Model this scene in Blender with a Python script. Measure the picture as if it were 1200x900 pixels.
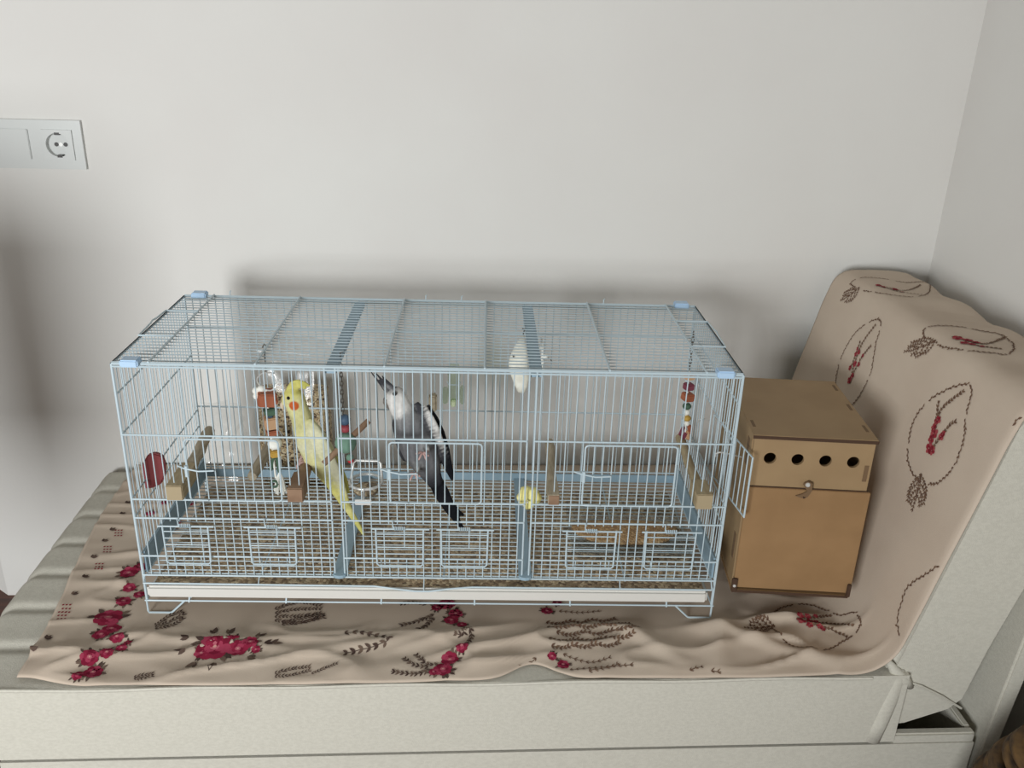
import bpy, bmesh, math, random
from mathutils import Vector, Matrix, noise, kdtree
random.seed(7)
scene = bpy.context.scene
COL = scene.collection
for o in list(bpy.data.objects): bpy.data.objects.remove(o)

# ------------------------------------------------------------------ camera
F, PITCH, ROLL, YAW = 1043.1, .3914, .0323, -.0368
CAM = Vector((.0805, -1.3157, .9938))
def cam_rows():
    Rz = Matrix(((math.cos(YAW), math.sin(YAW), 0), (-math.sin(YAW), math.cos(YAW), 0), (0, 0, 1)))
    B = Matrix(((1, 0, 0), (0, 0, -1), (0, 1, 0)))
    Rx = Matrix(((1, 0, 0), (0, math.cos(PITCH), -math.sin(PITCH)), (0, math.sin(PITCH), math.cos(PITCH))))
    Rr = Matrix(((math.cos(ROLL), -math.sin(ROLL), 0), (math.sin(ROLL), math.cos(ROLL), 0), (0, 0, 1)))
    return Rr @ Rx @ B @ Rz
CM = cam_rows()
cam_d = bpy.data.cameras.new('camera'); cam = bpy.data.objects.new('camera', cam_d); COL.objects.link(cam)
cam_d.sensor_width = 36; cam_d.lens = 36 * F / 1200; cam_d.clip_start = .02
cam.matrix_world = Matrix.Translation(CAM) @ Matrix((CM[0], -CM[1], -CM[2])).transposed().to_4x4()
scene.camera = cam
def ray(px, py): return CM.transposed() @ Vector(((px - 600) / F, (py - 450) / F, 1))
def atY(px, py, Y): d = ray(px, py); return CAM + d * ((Y - CAM.y) / d.y)
def atZ(px, py, Z): d = ray(px, py); return CAM + d * ((Z - CAM.z) / d.z)
def atX(px, py, X): d = ray(px, py); return CAM + d * ((X - CAM.x) / d.x)

# ------------------------------------------------------------------ world, window light, exposure
w = bpy.data.worlds.new('room_daylight'); scene.world = w; w.use_nodes = True
w.node_tree.nodes['Background'].inputs[0].default_value = (1.0, .93, .83, 1)
w.node_tree.nodes['Background'].inputs[1].default_value = .18
ld = bpy.data.lights.new('window_front_offscreen', 'AREA'); ld.shape = 'RECTANGLE'; ld.size = .9; ld.size_y = .9
ld.energy = 92; ld.color = (.965, .99, 1.0)
lo = bpy.data.objects.new('window_front_offscreen', ld); COL.objects.link(lo); lo.location = (-1.15, -2.85, .74)
lo.rotation_euler = Vector((0, 1, 0)).to_track_quat('-Z', 'Y').to_euler()      # a window in the wall opposite
scene.view_settings.view_transform = 'Standard'; scene.view_settings.look = 'None'
scene.view_settings.gamma = 1; scene.view_settings.use_curve_mapping = False
scene.view_settings.exposure = 0.04

# ------------------------------------------------------------------ helpers
def lin(c): c /= 255; return c / 12.92 if c <= .04045 else ((c + .055) / 1.055) ** 2.4
def C(r, g, b, k=1.12): return tuple(min(.92, lin(v) * k) for v in (r, g, b)) + (1,)
def mat(name, col, rough=.6, metal=0, col2=None, scale=40, bump=0, bscale=200, spec=.5, stretch=None, alpha=1, attr=None, trans=0, detail=3, lo=.35, hi=.65):
    m = bpy.data.materials.new(name); m.use_nodes = True; nt = m.node_tree; b = nt.nodes['Principled BSDF']
    b.inputs['Roughness'].default_value = rough; b.inputs['Metallic'].default_value = metal
    b.inputs['Specular IOR Level'].default_value = spec
    b.inputs['Base Color'].default_value = col
    b.inputs['Alpha'].default_value = alpha; b.inputs['Transmission Weight'].default_value = trans
    tc = nt.nodes.new('ShaderNodeTexCoord'); mp = nt.nodes.new('ShaderNodeMapping')
    nt.links.new(tc.outputs['Object'], mp.inputs[0])
    if stretch: mp.inputs['Scale'].default_value = stretch
    src = None
    if attr:
        a = nt.nodes.new('ShaderNodeAttribute'); a.attribute_name = attr; src = a.outputs['Color']
        nt.links.new(src, b.inputs['Base Color'])
    if col2:
        n = nt.nodes.new('ShaderNodeTexNoise'); n.inputs['Scale'].default_value = scale; n.inputs['Detail'].default_value = detail
        nt.links.new(mp.outputs[0], n.inputs['Vector'])
        r = nt.nodes.new('ShaderNodeMapRange'); r.inputs[1].default_value = lo; r.inputs[2].default_value = hi
        nt.links.new(n.outputs['Fac'], r.inputs[0])
        x = nt.nodes.new('ShaderNodeMix'); x.data_type = 'RGBA'
        x.inputs[6].default_value = col; x.inputs[7].default_value = col2
        if attr: x.blend_type = 'MULTIPLY'; nt.links.new(src, x.inputs[6])
        nt.links.new(r.outputs[0], x.inputs[0]); nt.links.new(x.outputs[2], b.inputs['Base Color'])
    if bump:
        n2 = nt.nodes.new('ShaderNodeTexNoise'); n2.inputs['Scale'].default_value = bscale; n2.inputs['Detail'].default_value = 2
        nt.links.new(mp.outputs[0], n2.inputs['Vector'])
        bp = nt.nodes.new('ShaderNodeBump'); bp.inputs['Strength'].default_value = bump; bp.inputs['Distance'].default_value = .002
        nt.links.new(n2.outputs['Fac'], bp.inputs['Height']); nt.links.new(bp.outputs[0], b.inputs['Normal'])
    return m
def speckle(name, cols, scale, rough=.8):
    m = bpy.data.materials.new(name); m.use_nodes = True; nt = m.node_tree; b = nt.nodes['Principled BSDF']
    b.inputs['Roughness'].default_value = rough
    tc = nt.nodes.new('ShaderNodeTexCoord'); v = nt.nodes.new('ShaderNodeTexVoronoi'); v.inputs['Scale'].default_value = scale
    nt.links.new(tc.outputs['Object'], v.inputs['Vector'])
    sp = nt.nodes.new('ShaderNodeSeparateColor'); nt.links.new(v.outputs['Color'], sp.inputs[0])
    r = nt.nodes.new('ShaderNodeValToRGB'); r.color_ramp.interpolation = 'CONSTANT'
    e = r.color_ramp.elements; e[0].color = cols[0]; e[1].position = 1 / len(cols); e[1].color = cols[1]
    for i, c in enumerate(cols[2:], 2): q = e.new(i / len(cols)); q.color = c
    nt.links.new(sp.outputs[0], r.inputs[0]); nt.links.new(r.outputs[0], b.inputs['Base Color'])
    bp = nt.nodes.new('ShaderNodeBump'); bp.inputs['Strength'].default_value = .8; bp.inputs['Distance'].default_value = .003; bp.invert = True
    nt.links.new(v.outputs['Distance'], bp.inputs['Height']); nt.links.new(bp.outputs[0], b.inputs['Normal'])
    return m
def clear(name, tint=(1, 1, 1, 1), gloss=.12, rough=.08):
    m = bpy.data.materials.new(name); m.use_nodes = True; nt = m.node_tree; nt.nodes.remove(nt.nodes['Principled BSDF'])
    t = nt.nodes.new('ShaderNodeBsdfTransparent'); t.inputs[0].default_value = tint
    g = nt.nodes.new('ShaderNodeBsdfGlossy'); g.inputs['Roughness'].default_value = rough
    f = nt.nodes.new('ShaderNodeLayerWeight'); f.inputs[0].default_value = .22
    a = nt.nodes.new('ShaderNodeMath'); a.operation = 'MULTIPLY_ADD'; a.inputs[1].default_value = .18; a.inputs[2].default_value = gloss * .12
    nt.links.new(f.outputs['Facing'], a.inputs[0])
    x = nt.nodes.new('ShaderNodeMixShader'); nt.links.new(a.outputs[0], x.inputs[0])
    nt.links.new(t.outputs[0], x.inputs[1]); nt.links.new(g.outputs[0], x.inputs[2])
    nt.links.new(x.outputs[0], nt.nodes['Material Output'].inputs[0])
    return m
M = dict(
    wall=mat('wall_paint', C(224, 223, 219, 1), .85, col2=C(221, 219, 215, 1), scale=3, bump=.12, bscale=90),
    wall_r=mat('wall_paint_right', C(224, 223, 219, 1), .85, col2=C(221, 219, 215, 1), scale=3, bump=.12, bscale=90),
    skirting=mat('skirting_paint', C(214, 214, 214), .5),
    floor=mat('floor_wood', C(92, 52, 36, 1), .4, col2=C(60, 32, 22, 1), scale=8, stretch=(1, 9, 1)),
    linen=mat('sofa_linen', C(204, 201, 189, 1), .95, col2=C(196, 193, 181, 1), scale=140, bump=.3, bscale=520, stretch=(1, 1, 1.8), spec=.15),
    dark=mat('dark_void', C(38, 33, 30, 1), .9),
    sheet=mat('cotton_sheet', C(202, 187, 170, 1), .95, col2=C(197, 181, 164, 1), scale=9, bump=.15, bscale=700, spec=.12),
    printm=mat('fabric_print', (1, 1, 1, 1), .95, attr='Col', spec=.1),
    wire=mat('pale_blue_wire', C(180, 196, 203), .4, spec=.5),
    track=mat('grey_blue_plastic', C(138, 162, 176), .5),
    clip=mat('light_blue_clip', C(170, 198, 224), .35),
    tray=mat('white_plastic', C(214, 212, 206, 1), .4),
    litter=speckle('litter', [C(150, 128, 102), C(184, 160, 130), C(126, 106, 84), C(202, 182, 150), C(164, 142, 114)], 170),
    seeds=speckle('seed_mix', [C(206, 186, 150), C(170, 146, 112), C(222, 204, 170), C(92, 74, 58), C(190, 164, 124)], 260),
    millet=speckle('millet', [C(176, 142, 100, 1), C(192, 160, 118, 1), C(156, 122, 86, 1)], 230),
    clearp=clear('clear_plastic', (.975, .98, .98, 1), .2, .12),
    clearbox=clear('clear_box', (.95, .96, .96, 1), .15, .1),
    clearg=clear('clear_green_plastic', (.86, .93, .84, 1), .6, .2),
    wood=mat('perch_wood', C(176, 160, 128, 1), .75, col2=C(158, 140, 108, 1), scale=30, stretch=(6, 1, 6), bump=.2, bscale=90),
    wood_grey=mat('weathered_perch_wood', C(172, 160, 138), .8, col2=C(148, 136, 114), scale=30, stretch=(6, 1, 6), bump=.2, bscale=90),
    wood_end=mat('perch_end_grain', C(166, 150, 120, 1), .75),
    wood_dark=mat('worn_perch_wood', C(150, 122, 98, 1), .8, col2=C(128, 100, 78, 1), scale=30),
    mdf=mat('mdf_panel', C(150, 117, 79, 1), .7, col2=C(142, 110, 73, 1), scale=14, bump=.08, bscale=300),
    mdf_top=mat('mdf_top_face', C(156, 130, 95, 1), .7, col2=C(149, 123, 89, 1), scale=14),
    mdf_up=mat('mdf_upper_face', C(156, 130, 95, 1), .7, col2=C(149, 123, 89, 1), scale=14),
    slot=mat('joint_slot_brown', C(112, 88, 62, 1), .8),
    char=mat('laser_cut_edge', C(70, 48, 32, 1), .8),
    steel=mat('steel', C(205, 205, 202), .35, metal=.35),
    chain=mat('chain_steel', C(120, 116, 110), .4, metal=.8),
    socket=mat('socket_plastic', C(208, 211, 209, 1), .35),
    sock_dark=mat('socket_contact', C(52, 50, 48, 1), .4),
    orange=mat('orange_dyed_wood', C(176, 106, 76, 1), .75, col2=C(160, 92, 64, 1), scale=30),
    green=mat('green_dyed_wood', C(76, 104, 84, 1), .75),
    tealg=mat('green_ball', C(122, 156, 138, 1), .75, col2=C(106, 140, 122, 1), scale=40),
    blue=mat('blue_bead', C(70, 94, 118, 1), .6), red=mat('red_bead', C(158, 66, 74, 1), .6),
    cherry=mat('cherry_bead', C(176, 34, 44), .35), maroon=mat('maroon_plastic', C(122, 46, 48, 1), .6),
    yellowb=mat('yellow_bead', C(196, 158, 72, 1), .6), white=mat('white_cotton', C(238, 234, 226), .95),
    plainw=mat('plain_block', C(198, 160, 124), .8), plum=mat('plum_block', C(126, 62, 76, 1), .75),
    bone=mat('cuttlebone', C(236, 234, 222), .9, col2=C(222, 220, 206), scale=60, bump=.3, bscale=150),
    lemon=mat('mineral_block', C(240, 232, 158, 1.05), .9, col2=C(236, 226, 144, 1.05), scale=40, bump=.3, bscale=160),
    feather=mat('feathers', (1, 1, 1, 1), .85, attr='Col', col2=(.86, .86, .86, 1), scale=160, spec=.15),
    beak=mat('beak_horn', C(120, 114, 108, 1), .45), eye=mat('eye_black', C(14, 12, 12, 1), .1), pink=mat('bird_foot_skin', C(184, 152, 146, 1), .7),
    wicker=mat('wicker', C(112, 84, 46, 1), .7, col2=C(48, 33, 20, 1), scale=26, stretch=(1, 1, 3), bump=.5, bscale=60),
)
def obj(name, me, m=None, parent=None):
    if isinstance(me, bmesh.types.BMesh):
        d = bpy.data.meshes.new(name); me.normal_update(); me.to_mesh(d); me.free(); me = d
    o = bpy.data.objects.new(name, me); COL.objects.link(o)
    if m is not None and not me.materials: me.materials.append(M[m] if isinstance(m, str) else m)
    if parent: o.parent = parent
    return o
def tag(o, label, cat, group=None):
    o['label'] = label; o['category'] = cat
    if group: o['group'] = group
    return o
def thing(name, label, cat, loc=(0, 0, 0), rz=0, group=None):
    o = bpy.data.objects.new(name, None); COL.objects.link(o); o.location = loc; o.rotation_euler[2] = rz
    o.empty_display_size = .05
    return tag(o, label, cat, group)
def struct(o): o['kind'] = 'structure'; return o
def smooth(o, ang=None):
    for p in o.data.polygons: p.use_smooth = True
    if ang: o.data.set_sharp_from_angle(angle=math.radians(ang))
    return o
def loft(bm, rings, cap=True, closed=False):
    vs = [[bm.verts.new(p) for p in r] for r in rings]
    n = len(vs[0]); m = len(vs)
    for i in range(m - (0 if closed else 1)):
        a, b = vs[i], vs[(i + 1) % m]
        for j in range(n): bm.faces.new((a[j], a[(j + 1) % n], b[(j + 1) % n], b[j]))
    if cap and not closed: bm.faces.new(vs[0][::-1]); bm.faces.new(vs[-1])
def frame_for(t):
    t = t.normalized(); a = Vector((0, 0, 1)) if abs(t.z) < .9 else Vector((0, 1, 0))
    u = t.cross(a).normalized(); return u, t.cross(u).normalized()
def tube(bm, pts, r, n=6, closed=False):
    pts = [Vector(p) for p in pts]; rings = []; m = len(pts); u = v = None
    for i, p in enumerate(pts):
        if closed: t = pts[(i + 1) % m] - pts[i - 1]
        else: t = pts[min(i + 1, m - 1)] - pts[max(i - 1, 0)]
        t.normalize()
        if u is None: u, v = frame_for(t)
        else:
            u = (u - t * u.dot(t)).normalized(); v = t.cross(u)
        rr = r[i] if isinstance(r, (list, tuple)) else r
        rings.append([p + (u * math.cos(2 * math.pi * k / n) + v * math.sin(2 * math.pi * k / n)) * rr for k in range(n)])
    loft(bm, rings, closed=closed)
def box(bm, lo_, hi_, bev=0):
    r = bmesh.ops.create_cube(bm, size=1)['verts']
    for v in r:
        v.co = Vector([(lo_[i] + hi_[i]) / 2 + v.co[i] * (hi_[i] - lo_[i]) for i in range(3)])
    if bev:
        es = list({e for v in r for e in v.link_edges})
        bmesh.ops.bevel(bm, geom=es, offset=bev, segments=2, affect='EDGES')
def lathe(bm, prof, c=(0, 0, 0), n=20, ax='z'):
    c = Vector(c); rings = []
    for r, h in prof:
        ring = []
        for k in range(n):
            a = 2 * math.pi * k / n; x, y = r * math.cos(a), r * math.sin(a)
            ring.append(c + (Vector((x, y, h)) if ax == 'z' else Vector((x, h, y)) if ax == 'y' else Vector((h, x, y))))
        rings.append(ring)
    loft(bm, rings)
def ball(bm, c, r, n=12, sx=1, sy=1, sz=1):
    v = bmesh.ops.create_uvsphere(bm, u_segments=n, v_segments=max(6, n * 2 // 3), radius=r)['verts']
    for q in v: q.co = Vector((q.co.x * sx, q.co.y * sy, q.co.z * sz)) + Vector(c)
def B(): return bmesh.new()
def prism(bm, poly, y0, y1, bev=0):       # polygon in (x,z), extruded along y
    a = [bm.verts.new((x, y0, z)) for x, z in poly]; b = [bm.verts.new((x, y1, z)) for x, z in poly]
    n = len(poly); fs = [bm.faces.new(a), bm.faces.new(b[::-1])]
    for i in range(n): fs.append(bm.faces.new((a[i], b[i], b[(i + 1) % n], a[(i + 1) % n])))
    bmesh.ops.recalc_face_normals(bm, faces=fs)
    if bev: bmesh.ops.bevel(bm, geom=list({e for f in fs for e in f.edges}), offset=bev, segments=3, affect='EDGES')

# ------------------------------------------------------------------ room (walls and sofa stand a touch askew to the cage)
RA = .033; RW = Matrix.Rotation(RA, 4, 'Z')
def rwp(x, y, z): return RW @ Vector((x, y, z))
def to_room(p): return RW.inverted() @ Vector(p)
ZF, WY, WX = -.37, .59, 1.112
def rob(name, bm, m, parent=None):
    o = obj(name, bm, m, parent)
    if parent is None: o.matrix_world = RW
    return o
bm = B(); box(bm, (-1.065, WY, ZF), (WX + .1, WY + .1, 2.2)); struct(rob('wall_back', bm, 'wall'))
bm = B(); box(bm, (WX, -2.2, ZF), (WX + .1, WY, 2.2)); struct(rob('wall_right', bm, 'wall_r'))
bm = B()
a = [(-1.065, WY), (-3.7, WY + 2.07), (-3.7, WY + 2.17), (-1.065, WY + .1)]
lo_v = [bm.verts.new((x, y, ZF)) for x, y in a]; hi_v = [bm.verts.new((x, y, 2.2)) for x, y in a]
bm.faces.new(lo_v); bm.faces.new(hi_v[::-1])
for i in range(4): bm.faces.new((lo_v[i], hi_v[i], hi_v[(i + 1) % 4], lo_v[(i + 1) % 4]))
bmesh.ops.recalc_face_normals(bm, faces=bm.faces); struct(rob('wall_left', bm, 'wall'))
bm = B(); box(bm, (-3.8, -3.4, ZF - .05), (WX + .1, WY + 2.2, ZF)); struct(rob('floor', bm, 'floor'))

# ------------------------------------------------------------------ daybed
bed = thing('daybed', 'pale sage linen daybed with a low quilted seat and raised backrest', 'daybed', rwp(0, 0, ZF), RA)
def bedpart(name, bm, m='linen', parent=bed):
    o = obj(name, bm, m, parent)
    if parent is bed: o.location = (0, 0, -ZF)
    return o
SX0, SX1, SY0, SY1 = -.775, .80, -.170, .578
def seat_z(x, y):
    k = (y + .052) / .107 + .14 * math.cos((x + .70) * 9)
    g = abs(k - round(k)) * .107
    z = -.0045 - .0065 * math.exp(-(g / .011) ** 2) * (y > -.12) + .0005 * math.cos(2 * math.pi * k)
    if x > -.60: z = -.0045
    e = min(x - SX0, SY1 - y)
    if e < .035: z -= .022 * (1 - e / .035) ** 2
    return z
bm = B()
xs = [SX0 + .004 * i for i in range(46)] + [-.58 + .06 * i for i in range(24)]; xs = [x for x in xs if x < SX1 - .01] + [SX1]
ys = [SY0] + [SY0 + .006 + .006 * i for i in range(124)]; ys = [y for y in ys if y < SY1 - .003] + [SY1]
grid = [[bm.verts.new((x, y, seat_z(x, y))) for y in ys] for x in xs]
for i in range(len(xs) - 1):
    for j in range(len(ys) - 1): bm.faces.new((grid[i][j], grid[i + 1][j], grid[i + 1][j + 1], grid[i][j + 1]))
rim = [grid[i][0] for i in range(len(xs))] + [grid[-1][j] for j in range(1, len(ys))] + [grid[i][-1] for i in range(len(xs) - 2, -1, -1)] + [grid[0][j] for j in range(len(ys) - 2, 0, -1)]
low = [bm.verts.new((v.co.x, v.co.y, -.148)) for v in rim]
for i in range(len(rim)): bm.faces.new((rim[i], low[i], low[(i + 1) % len(rim)], rim[(i + 1) % len(rim)]))
bm.faces.new(low)
bmesh.ops.recalc_face_normals(bm, faces=bm.faces)
seat = smooth(bedpart('seat_cushion', bm), 50)
bm = B(); tube(bm, [(SX0 + .01 + i * .05, SY0 - .001, -.0065 + .0015 * math.sin(i)) for i in range(31)], .0032, 6); obj('front_piping', bm, 'linen', seat)
bm = B(); box(bm, (-.70, -.166, ZF + .03), (.802, .565, -.156), .004)
for lo_, hi_ in (((-.70, -.1675, ZF + .03), (.948, -.150, -.156)), ((.934, -.152, ZF + .03), (.948, .565, -.156)), ((.800, .551, ZF + .03), (.936, .565, -.156))): box(bm, lo_, hi_)
base = bedpart('base_box', bm)
for x in (-.64, .88):
    for y in (-.12, .50):
        bm = B(); box(bm, (x - .025, y - .025, ZF), (x + .025, y + .025, ZF + .032)); bedpart('foot', bm, 'dark')
# rim of the base box left standing beside the gap under the raised backrest
bm = B(); box(bm, (.800, -.166, -.158), (.948, -.150, -.136), .003); box(bm, (.934, -.149, -.158), (.948, .56, -.136), .003); obj('base_rim', bm, 'linen', base)
bm = B(); box(bm, (.802, -.150, ZF + .03), (.934, .551, ZF + .042)); obj('hollow_bottom', bm, 'mdf_up', base)
BACK = [(.765, -.01), (.775, .03), (.872, .455), (.895, .482), (.93, .490), (1.03, .482), (1.058, .46), (1.05, .40), (.975, .175), (.94, .04), (.918, -.07), (.895, -.095), (.82, -.125), (.785, -.13), (.772, -.06)]
bm = B(); prism(bm, BACK, -.160, .565, .010)
backrest = smooth(bedpart('backrest_cushion', bm), 60)
bm = B(); tube(bm, [(.792, -.161, -.020), (.83, -.163, -.034), (.87, -.163, -.056), (.912, -.161, -.085)], .0022, 5); obj('corner_seam', bm, 'linen', backrest)
# folded fabric strip that joins seat front and backrest
def soft_strip(name, pts, n=12):          # (x, y, z, half width, half depth)
    bm = B(); rings = []
    for i, (x, y, z, a_, b_) in enumerate(pts):
        t = Vector(pts[min(i + 1, len(pts) - 1)][:3]) - Vector(pts[max(i - 1, 0)][:3]); t.normalize(); d_ = Vector((0, -1, 0)); d_ = (d_ - t * d_.dot(t)).normalized(); u = t.cross(d_)
        rings.append([Vector((x, y, z)) + u * a_ * math.cos(q) + d_ * b_ * math.sin(q) for q in [2 * math.pi * k / n for k in range(n)]])
    loft(bm, rings); return smooth(bedpart(name, bm))
soft_strip('corner_flange', [(.786, -.158, .000, .010, .006), (.784, -.163, -.014, .0145, .008), (.778, -.165, -.06, .0150, .0085), (.769, -.166, -.11, .0150, .0085), (.762, -.166, -.148, .0150, .008)])
soft_strip('tucked_fold', [(.764, -.154, .016, .004, .004), (.776, -.160, .000, .009, .008), (.796, -.164, -.018, .010, .008), (.812, -.161, -.036, .006, .005)])
bm = B(); prism(bm, [(.950, ZF + .03), (.980, ZF + .03), (1.03, .22), (1.045, .30), (1.028, .30), (.995, .20)], -.166, .56, .004)
smooth(bedpart('back_board', bm), 40)

# ------------------------------------------------------------------ sheet
prof = [(-.75, .0015), (.70, .0015)]
cx, cz, r_ = .703, .075, .0735           # fillet up to the backrest
dirb = Vector((.100, .452)).normalized()
for i in range(1, 9):
    a_ = math.radians(-90 + 77.5 * i / 8); prof.append((cx + r_ * math.cos(a_), cz + r_ * math.sin(a_)))
p_ = prof[-1]
prof += [(p_[0] + dirb.x * d, p_[1] + dirb.y * d) for d in (.08, .16, .24, .30, .345, .375)]
prof += [(.872, .478), (.886, .493), (.905, .499), (.96, .4975), (1.02, .4925), (1.048, .487), (1.066, .468), (1.068, .44), (1.060, .40)]
arc = [0.0]
for a_, b_ in zip(prof, prof[1:]): arc.append(arc[-1] + math.dist(a_, b_))
S0 = .75
arc = [v - S0 for v in arc]              # s equals x on the flat part
SEND = arc[-1]
def profile(s):
    for i in range(len(arc) - 1):
        if s <= arc[i + 1] or i == len(arc) - 2:
            k = (s - arc[i]) / (arc[i + 1] - arc[i])
            return prof[i][0] + (prof[i + 1][0] - prof[i][0]) * k, prof[i][1] + (prof[i + 1][1] - prof[i][1]) * k
def profs(s):                              # slightly smoothed
    x = z = 0
    for d in (-.012, -.006, 0, .006, .012):
        a_, b_ = profile(max(-.75, min(SEND, s + d))); x += a_ / 5; z += b_ / 5
    return x, z
def sm(a_, b_, x): t = max(0, min(1, (x - a_) / (b_ - a_))); return t * t * (3 - 2 * t)
def wrinkle(s, y):
    f = sm(-.01, -.06, y) * (1 - sm(.70, .82, s))                  # loose strip in front of the cage
    side = sm(-.53, -.58, s); rgt = sm(.52, .60, s) * (1 - sm(.66, .76, s))
    a_ = noise.noise(Vector((s * 5 + y * 6, y * 16 - s * 4, 1.3)))
    b_ = noise.noise(Vector((s * 9 - y * 10, y * 22 + s * 9, 7.1)))
    ridg = (1 - abs(a_) * 2.2) ** 3 if abs(a_) < .45 else 0
    h = f * (.007 * ridg + .004 * (b_ + .5)) + side * (.004 * ridg + .002 * (b_ + .4)) + rgt * (.004 * ridg + .002 * (b_ + .4))
    # diagonal folds
    for (s0, y0, dx, dy, wd, amp, ln) in ((.10, -.09, .9, .25, .009, .010, .10), (.05, -.06, .9, .3, .008, .008, .10), (.13, -.125, .95, .15, .007, .008, .08),
                                          (.36, -.07, .55, -.6, .016, .012, .07), (.50, -.08, .3, .8, .02, .012, .07), (.60, -.03, .95, .1, .010, .014, .12), (.57, -.09, .8, -.45, .014, .011, .1),
                                          (-.38, -.07, .95, -.15, .012, .008, .14), (-.52, -.06, .8, .4, .012, .009, .08), (-.1, -.08, .95, .2, .014, .008, .16), (-.57, .10, .95, -.1, .010, .008, .06), (-.58, .2, .95, .12, .010, .008, .06)):
        n_ = math.hypot(dx, dy); u = ((s - s0) * dx + (y - y0) * dy) / n_; v = (-(s - s0) * dy + (y - y0) * dx) / n_
        if abs(u) < ln * 2.5: h += amp * math.exp(-(v / wd) ** 2 - (u / ln) ** 2) * max(f * (1 - sm(.68, .78, s)), side, rgt)
    h += .004 * sm(.80, .95, s) * (noise.noise(Vector((s * 4, y * 5, 3))) + .3) + .010 * sm(1.22, 1.36, s) * (noise.noise(Vector((s * 5, y * 11, 8))) + .25)
    return max(0, h)
def yfront(s):
    return -.1715 + .002 * math.sin(s * 9) + .036 * math.exp(-((s - .17) / .045) ** 2) + .020 * sm(-.54, -.66, s)
def sleft(y): return -.652 - .05 * sm(-.15, .40, y)
YB = .574
def sheet_uv(u, v):                        # u,v in 0..1
    y0 = 0
    s = -.66 + u * (SEND + .66)
    y = yfront(s) + v * (YB - .03 * sm(.75, 1.0, s) - yfront(s))
    s = s + (1 - sm(-.66, -.3, s)) * (sleft(y) + .66)
    return s, y
def surf(s, y, off=0):
    x, z = profs(s); x1, z1 = profs(s + .004); x0, z0 = profs(s - .004)
    t = Vector((x1 - x0, 0, z1 - z0)).normalized(); n = Vector((-t.z, 0, t.x))
    # the cloth rolls a little over the front rim of the backrest
    yy = y; dn = wrinkle(s, y)
    e = y - yfront(s)
    dn *= .25 + .75 * sm(0, .035, e)
    if e < .012: dn -= .004 * (1 - e / .012) ** 2 * (.3 + .7 * sm(.8, .9, s))
    return Vector((x, yy, z)) + n * (dn + off), n
bm = B(); NU, NV = 380, 130; g_ = []
for i in range(NU + 1):
    row = []
    for j in range(NV + 1):
        s, y = sheet_uv(i / NU, j / NV); row.append(bm.verts.new(surf(s, y)[0]))
    g_.append(row)
for i in range(NU):
    for j in range(NV): bm.faces.new((g_[i][j], g_[i + 1][j], g_[i + 1][j + 1], g_[i][j + 1]))
sheet = tag(rob('bed_sheet', bm, 'sheet'), 'beige cotton sheet with printed crimson roses, spread over seat and backrest', 'sheet'); smooth(sheet)
sd = sheet.modifiers.new('thickness', 'SOLIDIFY'); sd.thickness = .0014; sd.offset = -1

# printed motifs, drawn on the cloth surface
PV, PF, PC = [], [], []
def on_cloth(px, py):
    """pixel -> (s, y) on the sheet, where the line of sight meets the flat seat or the backrest"""
    best = None; d = ray(px, py)
    o_ = to_room(CAM); dr = RW.inverted().to_3x3() @ d
    prev = None
    for i in range(1, 2000):
        t = .8 + i * .0009 * 1.1
        p = o_ + dr * t
        # distance below cloth: compare with profile
        if p.x < .70: h = p.z - .003
        else:
            # nearest profile point
            h = min(((p.x - a_) ** 2 + (p.z - b_) ** 2, k) for k, (a_, b_) in enumerate(PS))
            k = h[1]; tx = PS[min(k + 1, len(PS) - 1)][0] - PS[max(k - 1, 0)][0]; tz = PS[min(k + 1, len(PS) - 1)][1] - PS[max(k - 1, 0)][1]
            h = (p.x - PS[k][0]) * -tz + (p.z - PS[k][1]) * tx
        if h < 0:
            if p.x < .70: return p.x, p.y
            return PSs[k], p.y
    return None
PSs = [.68 + .004 * i for i in range(int((SEND - .68) / .004))]
PS = [profs(s) for s in PSs]
def poly(pts, col, off=.0007):
    off += .0005
    if len(PV) > 120000: return
    cs = sum(p[0] for p in pts) / len(pts); cy = sum(p[1] for p in pts) / len(pts)
    b0 = len(PV)
    for s, y in pts + [(cs, cy)]:
        s = min(SEND - .001, s); y = max(yfront(s) + .0015, min(YB - .032, y))
        PV.append(surf(s, y, off)[0])
    n = len(pts)
    for i in range(n): PF.append((b0 + i, b0 + (i + 1) % n, b0 + n)); PC.append(col)
def leaf(s, y, ang, L, wd, col, off=.0008):
    c, q = math.cos(ang), math.sin(ang)
    poly([(s + c * a_ * L - q * b_ * wd, y + q * a_ * L + c * b_ * wd) for a_, b_ in ((0, 0), (.3, .42), (.65, .38), (1, 0), (.65, -.38), (.3, -.42))], col, off)
ROSE = [C(144, 40, 66, 1), C(162, 62, 86, 1), C(124, 30, 54, 1), C(178, 96, 110, 1)]
LEAF = [C(94, 78, 70, 1), C(114, 96, 84, 1), C(80, 64, 58, 1)]
BROWN = [C(108, 84, 70, 1), C(124, 100, 82, 1)]
REDS = [C(150, 52, 62, 1), C(166, 78, 82, 1), C(132, 40, 52, 1)]
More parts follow.
